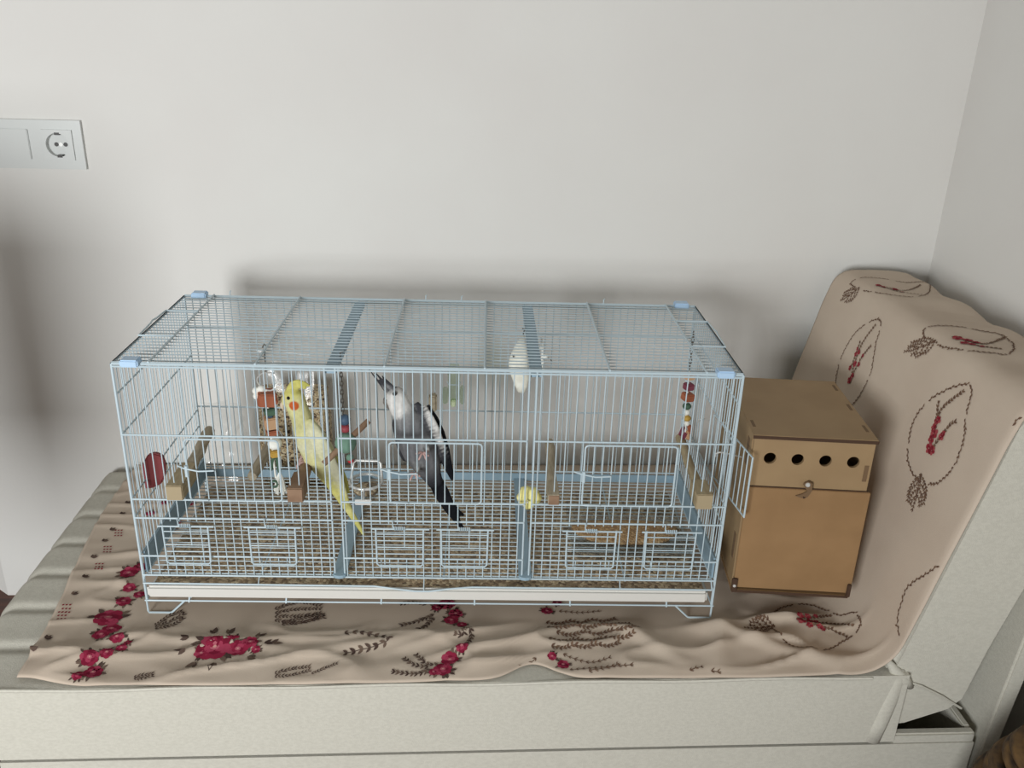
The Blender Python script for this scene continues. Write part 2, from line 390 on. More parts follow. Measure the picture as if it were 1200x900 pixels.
def rose(s, y, r, n=7, cols=ROSE):
    a0 = random.random() * 6
    for ring, (rr, pr, kk) in enumerate(((.62, .46, n), (.30, .34, 5))):
        for k in range(kk):
            a_ = a0 + 2 * math.pi * k / kk + ring
            c0, c1 = s + math.cos(a_) * r * rr, y + math.sin(a_) * r * rr
            rp = r * pr * random.uniform(.85, 1.15)
            poly([(c0 + math.cos(t) * rp, c1 + math.sin(t) * rp * .9) for t in [2 * math.pi * q / 8 for q in range(8)]], cols[(k + ring) % 3], .0010 + .0003 * ring)
    poly([(s + math.cos(t) * r * .3, y + math.sin(t) * r * .24) for t in [2 * math.pi * q / 8 for q in range(8)]], cols[-1], .0017)
    poly([(s + math.cos(t) * r * .12, y + math.sin(t) * r * .1) for t in [2 * math.pi * q / 6 for q in range(6)]], C(198, 150, 140, 1), .0020)
def sprig(pts, L, wd, step, cols, stem=True, both=True, spread=.7):
    pts = [Vector(p) for p in pts]; k = 0; carry = 0
    for a_, b_ in zip(pts, pts[1:]):
        d = b_ - a_; n = d.length
        if n < 1e-6: continue
        ang = math.atan2(d.y, d.x)
        if stem:
            q = Vector((-d.y, d.x)) / n * .0006
            poly([tuple(a_ + q), tuple(b_ + q), tuple(b_ - q), tuple(a_ - q)], cols[0], .0006)
        t = carry
        while t < n:
            p = a_ + d * (t / n)
            for sg in ((1, -1) if both else (1 if k % 2 else -1,)):
                leaf(p.x, p.y, ang + sg * spread * random.uniform(.7, 1.2), L * random.uniform(.8, 1.15), wd, cols[k % len(cols)])
            k += 1; t += step
        carry = t - n
def P(px, py):
    r = on_cloth(px, py); return r
def curve_px(pts, n=6):
    out = []
    q = [Vector(p) for p in pts]
    for i in range(len(q) - 1):
        p0, p1, p2, p3 = q[max(i - 1, 0)], q[i], q[i + 1], q[min(i + 2, len(q) - 1)]
        for k in range(n):
            t = k / n
            out.append(.5 * ((2 * p1) + (p2 - p0) * t + (2 * p0 - 5 * p1 + 4 * p2 - p3) * t * t + (3 * p1 - p0 - 3 * p2 + p3) * t ** 3))
    out.append(q[-1]); return [P(*v) for v in out]
def roses_px(lst, cols=ROSE):
    for px, py, rp in lst:
        s, y = P(px, py); r = rp * .00125
        for k in range(6):
            a_ = random.random() * 6.28
            leaf(s + math.cos(a_) * r * .75, y + math.sin(a_) * r * .75, a_ + random.uniform(-.3, .3), r * .85, r * .42, random.choice(LEAF))
        rose(s, y, r, cols=cols)
# rose garland near the left edge, and the rest of it along the seat
roses_px([(165, 665, 11), (151, 672, 13), (152, 690, 9), (163, 697, 8), (145, 705, 11), (127, 725, 19), (131, 738, 12), (119, 746, 11), (138, 752, 9), (150, 757, 6), (143, 763, 7),
          (126, 769, 9), (106, 775, 11), (109, 788, 12), (92, 793, 8), (183, 640, 12), (196, 622, 12), (176, 602, 9), (192, 590, 8), (206, 612, 9), (214, 572, 10), (222, 590, 8)])
roses_px([(252, 761, 22), (279, 763, 13), (274, 751, 9), (294, 757, 10), (236, 767, 9), (300, 764, 6)])
for px, py, a_ in ((222, 752, 2.6), (218, 764, 3.3), (230, 776, 3.9), (250, 778, 4.6), (252, 744, 1.7), (300, 748, .6), (310, 758, .1), (290, 772, -.6), (318, 757, .05), (268, 744, 1.2)):
    s, y = P(px, py); leaf(s, y, a_, .020, .010, random.choice(LEAF)); leaf(s, y, a_ + .7, .015, .008, random.choice(LEAF))
roses_px([(524, 708, 12), (534, 719, 10), (529, 727, 10), (541, 733, 7), (512, 712, 8), (520, 697, 9), (527, 775, 11), (541, 765, 8), (519, 786, 12), (543, 763, 6), (508, 789, 6)])
roses_px([(653, 707, 7), (641, 716, 8), (647, 771, 6), (660, 779, 8), (537, 546, 6), (622, 557, 7), (622, 546, 4)])
# leaf sprays
def spray(x0, y0, x1, y1, rows, dy, cols=LEAF, L=.0085, both=True):
    for k in range(rows):
        o_ = (k - (rows - 1) / 2) * dy
        sprig(curve_px([(x0, y0 + o_ * .5), ((x0 + x1) / 2, (y0 + y1) / 2 + o_), (x1, y1 + o_ * .6)], 4), L, L * .42, L * .75, cols, both=both, stem=False)
spray(182, 737, 215, 720, 3, 7); spray(322, 720, 375, 716, 4, 8); spray(330, 731, 378, 722, 2, 5); spray(322, 792, 362, 784, 2, 7, L=.007); spray(365, 790, 396, 780, 1, 0, L=.006); spray(157, 795, 178, 792, 2, 4, L=.007)
sprig(curve_px([(404, 746), (425, 745), (445, 749), (456, 754), (440, 760), (420, 764), (406, 767)], 5), .011, .0055, .013, LEAF)
for a_ in ([(508, 720), (490, 728), (470, 733)], [(508, 724), (497, 735), (490, 738)], [(500, 708), (482, 706), (468, 708)], [(505, 786), (485, 791), (458, 788)], [(502, 783), (485, 781), (472, 772)], [(508, 780), (498, 778), (487, 768)], [(545, 738), (553, 748), (545, 760)], [(540, 740), (543, 748), (532, 748)]):
    sprig(curve_px(a_, 4), .009, .0038, .0075, LEAF)
for k, (x0, x1, yy) in enumerate(((640, 722, 730), (641, 738, 737), (652, 748, 744), (643, 742, 752), (646, 725, 760))):
    sprig(curve_px([(x0 + (x1 - x0) * t, yy + (2 if i % 2 else -1) - t * 4) for i, t in enumerate((0, .17, .34, .5, .67, .84, 1))], 3), .0085, .0040, .0072, BROWN)
for a_ in ([(628, 772), (620, 778), (610, 781)], [(660, 768), (690, 776), (715, 772)], [(668, 785), (700, 784), (742, 782)], [(690, 788), (715, 784), (725, 780)], [(655, 716), (680, 718), (705, 716)], [(808, 787), (818, 785), (824, 784)], [(833, 788), (845, 789)]):
    sprig(curve_px(a_, 4), .007, .0022, .010, BROWN)
for a_ in ([(636, 536), (640, 548)], [(715, 548), (730, 543), (755, 546), (768, 551)], [(690, 549), (705, 549)]): sprig(curve_px(a_, 4), .007, .003, .006, BROWN)
# left hem: dots and small leaves
for px, py in ((98, 678), (85, 697), (54, 750), (38, 768), (108, 655), (121, 635), (130, 622), (142, 603), (148, 590)):
    s, y = P(px, py)
    for a_ in (.3, 1.0, 1.8): leaf(s, y, a_, .011, .007, random.choice(LEAF))
for px, py in ((73, 718), (68, 726), (112, 668), (122, 648), (135, 628)):
    s, y = P(px, py)
    for i in range(3):
        for j in range(3):
            u, v = s + .006 * i - .003 * j, y + .010 * j
            poly([(u + math.cos(t) * .0022, v + math.sin(t) * .0022) for t in [k * 1.05 for k in range(6)]], REDS[2])
# medallions: dashed leafy oval, flower spray, twig at its foot
def medallion(oval, spray_, foot, foot_dir, ksize=1):
    pts = curve_px(oval, 5)
    i = 0
    while i < len(pts) - 1:
        if (i // 5) % 4 != 3 or True: sprig(pts[i:i + 2], .0066 * ksize, .0034, .0058, BROWN, both=False, spread=.4)
        i += 1 if (i % 9) != 7 else 2
    for path in spray_: sprig(curve_px(path, 4), .008 * ksize, .0038, .0068, BROWN, both=True, spread=.5)
    base_ = Vector(P(*spray_[0][0]));
    for k, path in enumerate(spray_):
        for t, rr in ((.15, .0105), (.34, .0095), (.52, .0075)):
            q = curve_px(path, 6); q = q[int(t * (len(q) - 1))]
            rose(q[0] + random.uniform(-.004, .004), q[1] + random.uniform(-.004, .004), rr * ksize * (1 if k == 0 else .75), 5, REDS)
    f0 = Vector(foot)
    def ray_px(a_, t): return (f0.x + math.cos(a_) * t, f0.y + math.sin(a_) * t)
    Lp = 46 * ksize
    sprig(curve_px([tuple(f0), ray_px(foot_dir, Lp * .5), ray_px(foot_dir + .05, Lp)], 4), .0060 * ksize, .0026, .0062, BROWN)
    for t, sg, ln in ((.04, 1, .62), (.04, -1, .62), (.18, 1, .58), (.20, -1, .56), (.36, 1, .46), (.38, -1, .44), (.55, 1, .30), (.57, -1, .30)):
        b0 = Vector(ray_px(foot_dir, Lp * t)); a_ = foot_dir + sg * .62
        sprig(curve_px([tuple(b0), (b0.x + math.cos(a_) * Lp * ln * .5, b0.y + math.sin(a_) * Lp * ln * .5), (b0.x + math.cos(a_ - sg * .25) * Lp * ln, b0.y + math.sin(a_ - sg * .25) * Lp * ln)], 3), .0060 * ksize, .0028, .0062, BROWN)
medallion([(1080, 565), (1066, 545), (1066, 515), (1076, 485), (1100, 462), (1132, 450), (1140, 458), (1133, 485), (1130, 515), (1118, 548), (1100, 566), (1084, 568)],
          [[(1088, 532), (1096, 505), (1104, 480), (1128, 460)], [(1092, 528), (1108, 505), (1122, 492)], [(1090, 520), (1098, 495), (1101, 470)]], (1080, 556), 1.75)
medallion([(982, 466), (980, 445), (988, 415), (1005, 388), (1028, 374), (1034, 380), (1028, 405), (1022, 440), (1005, 470), (994, 476)],
          [[(997, 450), (1003, 425), (1012, 402), (1028, 380)], [(1000, 440), (1012, 418), (1022, 406)], [(998, 432), (1006, 410), (1009, 400)]], (989, 466), 1.6, .75)
medallion([(1085, 398), (1082, 390), (1090, 384), (1115, 385), (1150, 392), (1172, 396), (1186, 406), (1182, 418), (1160, 416), (1130, 412), (1110, 409), (1098, 402)],
          [[(1115, 396), (1135, 401), (1155, 405), (1178, 398)], [(1125, 402), (1150, 408), (1172, 412)]], (1098, 400), 2.75, .85)
medallion([(1003, 338), (998, 332), (1010, 327), (1030, 328), (1060, 333), (1082, 334), (1090, 342), (1075, 350), (1050, 348), (1022, 343), (1012, 342)],
          [[(1026, 335), (1045, 339), (1060, 341), (1078, 336)], [(1032, 337), (1055, 343), (1080, 347)]], (1008, 338), 2.5, .6)
medallion([(905, 722), (915, 713), (940, 708), (962, 714), (985, 722), (1000, 718), (1010, 730), (1003, 744), (985, 756), (958, 766), (930, 762), (912, 748), (903, 738)],
          [[(932, 731), (948, 732), (968, 732), (1003, 735)], [(935, 728), (955, 726), (975, 723)], [(945, 736), (965, 740), (992, 747)]], (908, 735), 3.0, .8)
for a_ in ([(1055, 745), (1052, 728), (1058, 705), (1065, 688), (1082, 676), (1100, 663)], [(928, 410), (935, 395), (938, 385)], [(942, 378), (948, 365)], [(1188, 498), (1196, 488)]):
    sprig(curve_px(a_, 5), .007, .0035, .006, BROWN, both=False, spread=.4)
pm = bpy.data.meshes.new('printed_pattern'); pm.from_pydata([tuple(v) for v in PV], [], PF)
ca = pm.color_attributes.new('Col', 'FLOAT_COLOR', 'CORNER')
ca.data.foreach_set('color', [c for f, col in zip(PF, PC) for _ in range(3) for c in col])
pp = obj('printed_pattern', pm, 'printm', sheet); pp['kind'] = 'stuff'; pp['label'] = 'printed crimson roses and brown leaf sprays'
smooth(pp)

# ------------------------------------------------------------------ bird cage
CW, CD, CH = 1.0, .362, .473
Z1, Z2, Z3, Z4, Z5 = .350, .231, .195, .120, .081
cage = thing('bird_cage', 'long pale blue wire bird cage with three doors and white slide-out tray', 'cage', (0, CD / 2, 0))
def cp(name, bm, m='wire', parent=cage):
    o = obj(name, bm, m, parent)
    if parent is cage: o.location = (0, -CD / 2, 0)
    return o
RB, RR = .00102, .0016
def unit_cyl(name, r, axis):
    bm = B(); e = Vector((1, 0, 0)) if axis == 'x' else Vector((0, 1, 0)) if axis == 'y' else Vector((0, 0, 1))
    tube(bm, [(0, 0, 0), e], r, 6); me = bpy.data.meshes.new(name); bm.normal_update(); bm.to_mesh(me); bm.free()
    me.materials.append(M['wire']); return me
UZ, UX, UY = unit_cyl('bar_upright', RB, 'z'), unit_cyl('bar_cross', RB, 'x'), unit_cyl('bar_depth', RB, 'y')
def bar(par, p, L, axis, name='bar'):
    o = bpy.data.objects.new(name, {'x': UX, 'y': UY, 'z': UZ}[axis]); COL.objects.link(o); o.parent = par; o.location = p
    o.scale = (L, 1, 1) if axis == 'x' else (1, L, 1) if axis == 'y' else (1, 1, L)
    return o
SP = 1 / 68
BAYS = [(-.5, -.169), (-.152, .157), (.169, .5)]
DOORS = [(-.400, -.249), (-.069, .083), (.253, .406)]
FEED = [(-.453, -.377), (-.309, -.231), (-.095, -.014), (.016, .096), (.231, .316), (.368, .454)]
# front
bm = B()
tube(bm, [(-.5, 0, CH), (.5, 0, CH)], .0022); tube(bm, [(-.5, -.001, CH - .0045), (.5, -.001, CH - .0045)], .0016)
for s in (-.5, .5): tube(bm, [(s, 0, .026), (s, 0, CH)], .0026)
for a, b in BAYS:
    for z in (Z1, Z2, Z3, Z4, Z5): tube(bm, [(a, -.002, z), (b, -.002, z)], RR)
    for x in (a, b):
        if abs(x) < .45: tube(bm, [(x, 0, Z5), (x, 0, CH)], .0016)
front = cp('front_panel', bm)
for k in range(1, 68):
    x = -.5 + k * SP
    if any(a - .004 < x < b + .004 for a, b in ((-.169, -.152), (.157, .169))): continue
    segs = [(Z5, CH)]
    if any(a < x < b for a, b in FEED): segs = [(Z5, Z4), (Z3 - .006, CH)]
    if any(a < x < b for a, b in DOORS):
        segs = [(p, min(q, Z2)) for p, q in segs if p < Z2] + [(Z1, CH)]
    for p, q in segs: bar(front, (x, 0, p), q - p, 'z')
def rect(bm, x0, x1, z0, z1, y, r, rad=.006):
    pts = []
    for cx_, cz_, a0 in ((x1 - rad, z0 + rad, -90), (x1 - rad, z1 - rad, 0), (x0 + rad, z1 - rad, 90), (x0 + rad, z0 + rad, 180)):
        for k in range(4): a_ = math.radians(a0 + 30 * k); pts.append((cx_ + rad * math.cos(a_), y, cz_ + rad * math.sin(a_)))
    tube(bm, pts, r, 6, closed=True)
for i, (a, b) in enumerate(DOORS):
    bm = B(); rect(bm, a, b, Z2 + .002, Z1 - .004, -.0065, .0016)
    d = cp('cage_door', bm)
    n = 9
    for k in range(1, n + 1): bar(d, (a + (b - a) * k / (n + 1), -.0065, Z2 + .002), Z1 - Z2 - .006, 'z', 'door_bar')
    bm = B(); zz = .292
    tube(bm, [(a - .016, -.004, zz + .004), (a - .004, -.011, zz + .003), (a + .02, -.013, zz - .001), (a + .045, -.012, zz)], .0014)
    tube(bm, [(a, -.010, zz - .012), (a, -.010, zz + .008)], .0034)
    obj('latch', bm, 'wire', d)
    bm = B(); tube(bm, [(a, -.009, Z2 + .004), (a + .012, -.012, Z2 + .006), (a + .03, -.01, Z2 + .004)], .0016); obj('hinge', bm, 'wire', d)
for i, (a, b) in enumerate(FEED):
    bm = B(); y = -.008
    tube(bm, [(a, y, .185), (a + .001, y - .001, .114), (a + .005, y - .001, .110), (b - .005, y - .001, .110), (b - .001, y - .001, .114), (b, y, .185)], .0016)
    tube(bm, [(a - .008, y, .183), (b + .010, y, .183)], .0015)
    d = cp('feeder_door', bm)
    for z in (.173, .160, .147, .1335, .124): bar(d, (a, y, z), b - a, 'x', 'door_bar')
    m_ = (a + b) / 2
    bar(d, (m_ + .008, y, .146), .037, 'z', 'door_bar')
    for t in (.17, .83): bar(d, (a + (b - a) * t, y + .002, .110), .073, 'z', 'door_bar')
    bm = B()
    tube(bm, [(m_ - .010 + .00085 * k, y + .0035 * math.cos(k * 1.57), .184 + .0035 * math.sin(k * 1.57)) for k in range(24)], .0010, 5)
    tube(bm, [(m_ - .011, y, .184), (m_ - .012, y, .200)], .001, 5)
    obj('spring', bm, 'wire', d)
# back
bm = B()
for z in (CH, CH - .005): tube(bm, [(-.5, CD, z), (.5, CD, z)], .002)
for s in (-.5, .5): tube(bm, [(s, CD, .026), (s, CD, CH)], .0024)
for z in (.41, .24, .102, Z5): tube(bm, [(-.5, CD - .002, z), (.5, CD - .002, z)], RR)
for x in (-.40, -.02, .05, .33): tube(bm, [(x - .012, CD, CH), (x - .012, CD + .004, CH + .010), (x - .010, CD + .002, CH + .012)], .0012)
back = cp('back_panel', bm)
for k in range(1, 68): bar(back, (-.5 + k * SP, CD, Z5), CH - Z5, 'z')
# sides
for s in (-.5, .5):
    bm = B()
    for z in (CH, .42, Z1, Z2, Z3, Z4, Z5): tube(bm, [(s, 0, z), (s, CD, z)], RR if z < CH else .002)
    sp_ = cp('side_panel', bm)
    for k in range(1, 25):
        y = CD * k / 25
        if s > 0 and .05 < y < .20: 
            bar(sp_, (s, y, Z5), Z2 - .0 - Z5, 'z'); bar(sp_, (s, y, Z1), CH - Z1, 'z')
        else: bar(sp_, (s, y, Z5), CH - Z5, 'z')
# open side door towards the nest box
h0, h1 = Vector((.505, .150)), Vector((.5275, -.022))
bm = B(); zb, zt = .224, .336
c4 = [(h0.x, h0.y, zb), (h1.x, h1.y, zb), (h1.x, h1.y, zt), (h0.x, h0.y, zt)]; tube(bm, c4, .0017, 6, closed=True)
d = cp('side_door', bm)
for k in range(1, 10):
    q = h0.lerp(h1, k / 10); bar(d, (q.x, q.y, zb), zt - zb, 'z', 'door_bar')
# top
bm = B()
for s in (-.5, .5): tube(bm, [(s, 0, CH), (s, CD, CH)], .002)
for x in (-.443, -.277, -.074, .085, .285, .441): tube(bm, [(x, 0, CH + .0028), (x, CD + .004, CH + .0028)], .0019)
for y in (.002, CD + .002): tube(bm, [(-.5, y, CH + .0015), (.5, y, CH + .0015)], .0014)
top = cp('top_panel', bm)
for k in range(1, 25): bar(top, (-.5, CD * k / 25, CH), 1.0, 'x')
for s in (-1, 1):
    bm = B(); tube(bm, [(s * .441, .12, CH + .0045), (s * .500, .12, CH + .0045), (s * .5015, .185, CH + .0055), (s * .5035, .198, CH + .0055), (s * .5015, .21, CH + .005), (s * .500, .257, CH + .0045), (s * .441, .257, CH + .0045)], .0016)
    cp('roof_flap', bm)
for x in (-.16, .168):
    bm = B(); box(bm, (x - .010, .004, CH - .012), (x + .010, CD - .004, CH - .004), .001); cp('top_track', bm, 'track')
for x, y in ((-.470, .362), (-.470, .0), (.472, .362), (.470, .0)):
    bm = B(); box(bm, (x - .014, y - .010, CH - .003), (x + .014, y + .012, CH + .009), .002); cp('corner_clip', bm, 'clip')
# floor grate, dividers' tracks, plates
bm = B()
for y in (.004, CD - .004): tube(bm, [(-.494, y, Z5), (.494, y, Z5)], RR)
for x in (-.30, .02, .34): tube(bm, [(x, .0, Z5 - .003), (x, CD, Z5 - .003)], .0016)
for x in (-.494, .494): tube(bm, [(x, .0, Z5), (x, CD, Z5)], RR)
fl = cp('floor_grate', bm)
for k in range(1, 25): bar(fl, (-.494, CD * k / 25, Z5), .988, 'x')
for x in (-.161, .163):
    bm = B()
    a = [(x - .0115, -.001)] + [(x - .0115 * math.cos(t), -.001 - .008 * math.sin(t)) for t in (.5, 1.0, 1.57, 2.14, 2.64)] + [(x + .0115, -.001), (x + .0105, CD - .004), (x - .0105, CD - .004)]
    lo_v = [bm.verts.new((p, q, Z5 + .001)) for p, q in a]; hi_v = [bm.verts.new((p, q, Z5 + .007)) for p, q in a]
    bm.faces.new(lo_v[::-1]); bm.faces.new(hi_v)
    for i in range(len(a)): bm.faces.new((lo_v[i], lo_v[(i + 1) % len(a)], hi_v[(i + 1) % len(a)], hi_v[i]))
    bmesh.ops.recalc_face_normals(bm, faces=bm.faces)
    cp('divider_track', bm, 'track')
for s in (-1, 1):
    bm = B(); box(bm, (s * .496 - .0015, .006, Z5 + .001), (s * .496 + .0015, CD - .006, Z5 + .042)); cp('side_plate', bm, 'track')
bm = B(); box(bm, (-.494, CD - .008, Z5 + .001), (.494, CD - .005, Z5 + .018)); cp('back_plate', bm, 'track')
# tray with litter
bm = B()
box(bm, (-.488, -.006, .042), (.486, .350, .046))
box(bm, (-.492, -.016, .043), (.486, -.006, .0665), .004)
for lo_, hi_ in (((-.488, .346, .046), (.486, .350, .060)), ((-.488, -.006, .046), (-.485, .346, .060)), ((.483, -.006, .046), (.486, .346, .060))): box(bm, lo_, hi_)
tray = cp('tray', bm, 'tray'); smooth(tray, 40)
bm = B(); NX, NY = 120, 44
g_ = [[bm.verts.new((-.484 + .966 * i / NX, -.005 + .35 * j / NY, .0625 + .003 * noise.noise(Vector((i * .35, j * .35, 2))))) for j in range(NY + 1)] for i in range(NX + 1)]
for i in range(NX):
    for j in range(NY): bm.faces.new((g_[i][j], g_[i + 1][j], g_[i + 1][j + 1], g_[i][j + 1]))
lt = obj('litter', bm, 'litter', tray); lt['kind'] = 'stuff'
# wire above the tray with a dip for the finger
bm = B(); tube(bm, [(-.497, -.012, .071), (-.10, -.014, .071), (-.07, -.017, .069), (-.03, -.019, .065), (-.005, -.019, .065), (.03, -.017, .069), (.07, -.014, .071), (.493, -.012, .069)], .0016)
tube(bm, [(-.014, -.018, .065), (-.014, -.003, Z5)], .001); tube(bm, [(-.3, -.013, .071), (-.3, -.003, Z5)], .001); tube(bm, [(.33, -.013, .070), (.33, -.003, Z5)], .001)
for x, yq in ((-.497, .0), (.493, .0)): tube(bm, [(x, -.012, .070), (x, 0, Z5)], .0012)
cp('tray_guard', bm)
# base frame with bent wire feet
bm = B()
tube(bm, [(-.503, -.002, .028), (.503, -.002, .028)], RR); tube(bm, [(-.5, CD, .028), (.5, CD, .028)], RR)
for s in (-.5, .5): tube(bm, [(s, -.002, .028), (s, CD, .028)], RR)
tube(bm, [(-.426, .002, .030), (-.42, .002, .0375), (.415, .002, .0375), (.42, .002, .030)], RR)
for x in (-.426, -.257, -.09, .075, .245, .418): tube(bm, [(x, -.004, .026), (x, .002, .0375), (x, .03, .040)], .0016)
cp('base_frame', bm)
for s in (-1, 1):
    for y in (-.002, CD):
        bm = B(); tube(bm, [(s * .5, y, .030), (s * .5, y, .006), (s * .4985, y, .0025), (s * .462, y, .0025), (s * .458, y, .004), (s * .434, y, .028)], .0018); cp('wire_foot', bm)

# ------------------------------------------------------------------ perches (pegged to the front wires)
def perch(x, z, y1, size, r, m1, m2, label, end='wood_end', x2=None, blk=.06):
    o = thing('wooden_perch', label, 'perch', (x, -.012, z), 0, None)
    bm = B(); box(bm, (-size / 2, 0, -size / 2), (size / 2, blk, size / 2), .001); b_ = obj('end_block', bm, m1, o)
    bm = B(); box(bm, (-size / 2 + .001, -.0012, -size / 2 + .001), (size / 2 - .001, .0002, size / 2 - .001)); obj('end_grain', bm, end, b_)
    bm = B(); n = 8; x2 = x if x2 is None else x2
    tube(bm, [((x2 - x) * k / n, blk - .004 + (y1 + .012 - blk) * k / n, .002 * math.sin(k * 1.3)) for k in range(n + 1)], [r * (1 + .06 * math.sin(k * 2.1)) for k in range(n + 1)], 12); smooth(obj('dowel', bm, m2, o), 50)
    return o
perch(-.424, .249, .235, .027, .0105, 'wood', 'wood_grey', 'square-ended pale wooden perch beside the maroon paddle', blk=.085, x2=-.436)
perch(-.226, .248, .215, .026, .0115, 'wood_dark', 'wood_dark', 'worn brown wooden perch under the yellow bird', 'wood_dark', x2=-.226)
perch(.205, .246, .215, .019, .0085, 'wood_grey', 'wood_grey', 'slim grey wooden perch beside the yellow mineral block', 'wood_dark', x2=.212, blk=.05)
perch(.460, .246, .245, .028, .0085, 'wood', 'wood', 'cream wooden perch with broad end beside the nest box', x2=.468, blk=.055)
o = thing('wooden_perch', 'short grey wooden perch on back wires behind the orange block toy', 'perch', (-.345, CD, .172))
bm = B(); tube(bm, [(-.010 * t, .004 - .165 * t, -.006 * t) for t in (0, .2, .4, .6, .8, 1)], [.0105, .0105, .011, .0105, .0108, .009], 12); smooth(obj('dowel', bm, 'wood_grey', o), 50)
bm = B(); lathe(bm, [(.004, .004), (.013, .004), (.013, .009), (.004, .009)], ax='y', n=14); obj('washer', bm, 'steel', o)
o = thing('wooden_perch', 'small wooden perch stub on back wires behind the grey bird', 'perch', (-.018, CD, .262))
bm = B(); box(bm, (-.008, -.022, -.018), (.008, -.002, .018), .003); obj('end_block', bm, 'wood_grey', o)
bm = B(); tube(bm, [(0, -.004, 0), (0, .012, 0)], .005, 8); obj('peg', bm, 'wood_grey', o)

# ------------------------------------------------------------------ toys
def link_chain(par, top, n, step, r=.0042, wr=.0009, m='chain'):
    for k in range(n):
        bm = B(); c = Vector(top) - Vector((0, 0, step * (k + .5)))
        ax = Vector((1, 0, 0)) if k % 2 else Vector((0, 1, 0))
        tube(bm, [c + ax * (r * .6 * math.cos(t)) + Vector((0, 0, 1)) * (step * .68 * math.sin(t)) for t in [2 * math.pi * i / 10 for i in range(10)]], wr, 5, closed=True)
        obj('chain_link', bm, m, par)
# toy 1: ring, orange and green blocks, white ball
T1Y = .085
pt = atY(314, 440, T1Y)
t1 = thing('hanging_toy', 'hanging bird toy with steel ring, orange block and white tassel', 'bird toy', (pt.x, T1Y, 0))
def tz(px, py, Y, par): p = atY(px, py, Y); return Vector((p.x - par.location.x, 0, p.z))
bm = B(); q = tz(312.5, 446, T1Y, t1); tube(bm, [(q.x, 0, CH - .003), (q.x, 0, q.z + .014)], .0012, 5); tube(bm, [(q.x - .003, 0, CH - .001), (q.x, .003, CH + .005), (q.x + .004, 0, CH + .002)], .0014, 5); obj('hook', bm, 'chain', t1)
bm = B(); q = tz(313, 447, T1Y, t1); tube(bm, [(q.x + .0165 * math.cos(t), .004 * math.sin(t * 2), q.z + .0165 * math.sin(t)) for t in [2 * math.pi * i / 24 for i in range(24)]], .0013, 6, closed=True); obj('ring', bm, 'steel', t1)
def blk(par, name, px, py, Y, sx, sz, m, rot=0, sy=None, bev=.002):
    q = tz(px, py, Y, par); bm = B(); box(bm, (-sx / 2, -(sy or sx) / 2, -sz / 2), (sx / 2, (sy or sx) / 2, sz / 2), bev); bmesh.ops.rotate(bm, verts=bm.verts, matrix=Matrix.Rotation(rot, 3, 'Y') @ Matrix.Rotation(.4, 3, 'Z'))
    o = obj(name, bm, m, par); o.location = q; return o
def bead(par, name, px, py, Y, r, m, sz=1, dy=0):
    q = tz(px, py, Y, par); bm = B(); ball(bm, (0, 0, 0), r, 14, sz=sz); o = smooth(obj(name, bm, m, par)); o.location = q + Vector((0, dy, 0)); return o
def tassel(par, px, py, Y, L, n, m, r=.0012, spread=.012):
    q = tz(px, py, Y, par); bm = B()
    for k in range(n):
        a_ = random.random() * 6.28; d_ = Vector((math.cos(a_), math.sin(a_) * .6, 0)) * spread * random.random()
        tube(bm, [q, q + d_ * .8 + Vector((0, 0, -L * .4)), q + d_ * 1.2 + Vector((0, 0, -L * random.uniform(.8, 1.1)))], r, 4)
    o = obj('tassel', bm, m, par); o['kind'] = 'stuff'; return o
blk(t1, 'block', 312, 466, T1Y, .030, .024, 'orange', .18); blk(t1, 'block', 317, 469, T1Y, .022, .016, 'orange', -.3)
for px, py in ((300, 458), (306, 456), (301, 464)): bead(t1, 'cotton_tuft', px, py, T1Y, .0065, 'white')
blk(t1, 'block', 316, 482, T1Y, .018, .012, 'green', 0); blk(t1, 'block', 317, 495, T1Y, .021, .021, 'plainw', 0); blk(t1, 'block', 316, 493, T1Y - .006, .009, .019, 'blue')
blk(t1, 'block', 319, 506, T1Y, .020, .009, 'orange'); bead(t1, 'cotton_ball', 322, 520, T1Y, .0125, 'white', .85)
blk(t1, 'block', 322, 531, T1Y, .017, .012, 'yellowb'); blk(t1, 'slat', 319, 543, T1Y, .006, .032, 'green', .25); blk(t1, 'slat', 326, 545, T1Y, .006, .032, 'green', -.1)
bm = B(); q0 = tz(313, 470, T1Y, t1); q1 = tz(323, 560, T1Y, t1); tube(bm, [q0 + Vector((0, 0, .02)), q1], .0016, 5); obj('cord', bm, 'white', t1)
tassel(t1, 328, 553, T1Y, .040, 34, 'white', .0013, .010); bm = B(); q = tz(322, 566, T1Y, t1)
tube(bm, [(q.x + .006 * math.cos(t), -.004, q.z + .006 * math.sin(t)) for t in [2 * math.pi * i / 14 for i in range(14)]], .0022, 6, closed=True); obj('green_bead', bm, 'green', t1)
# toy 2: chain with green ball and stick
T2Y = .058
pt = atY(402, 440, T2Y); t2 = thing('hanging_toy', 'hanging bird toy with green ball on a chain and a crosswise stick', 'bird toy', (pt.x, T2Y, 0))
q = tz(402, 487, T2Y, t2); link_chain(t2, (q.x, 0, CH - .008), 13, (CH - .008 - q.z) / 13)
bm = B(); tube(bm, [(q.x, 0, CH - .012), (q.x, .002, CH + .003), (q.x + .004, 0, CH + .004)], .0012, 5); obj('hook', bm, 'chain', t2)
bead(t2, 'bead', 404, 492, T2Y, .0098, 'blue'); bead(t2, 'bead', 404.5, 502, T2Y, .0095, 'red', .8); bead(t2, 'ball', 405, 519, T2Y, .0185, 'tealg'); bead(t2, 'bead', 410, 536, T2Y, .0065, 'tealg'); bead(t2, 'bead', 411, 539.5, T2Y, .0055, 'cherry')
a, b = tz(382, 536, T2Y, t2), tz(430, 500, T2Y, t2); a.y = -.024; b.y = .024
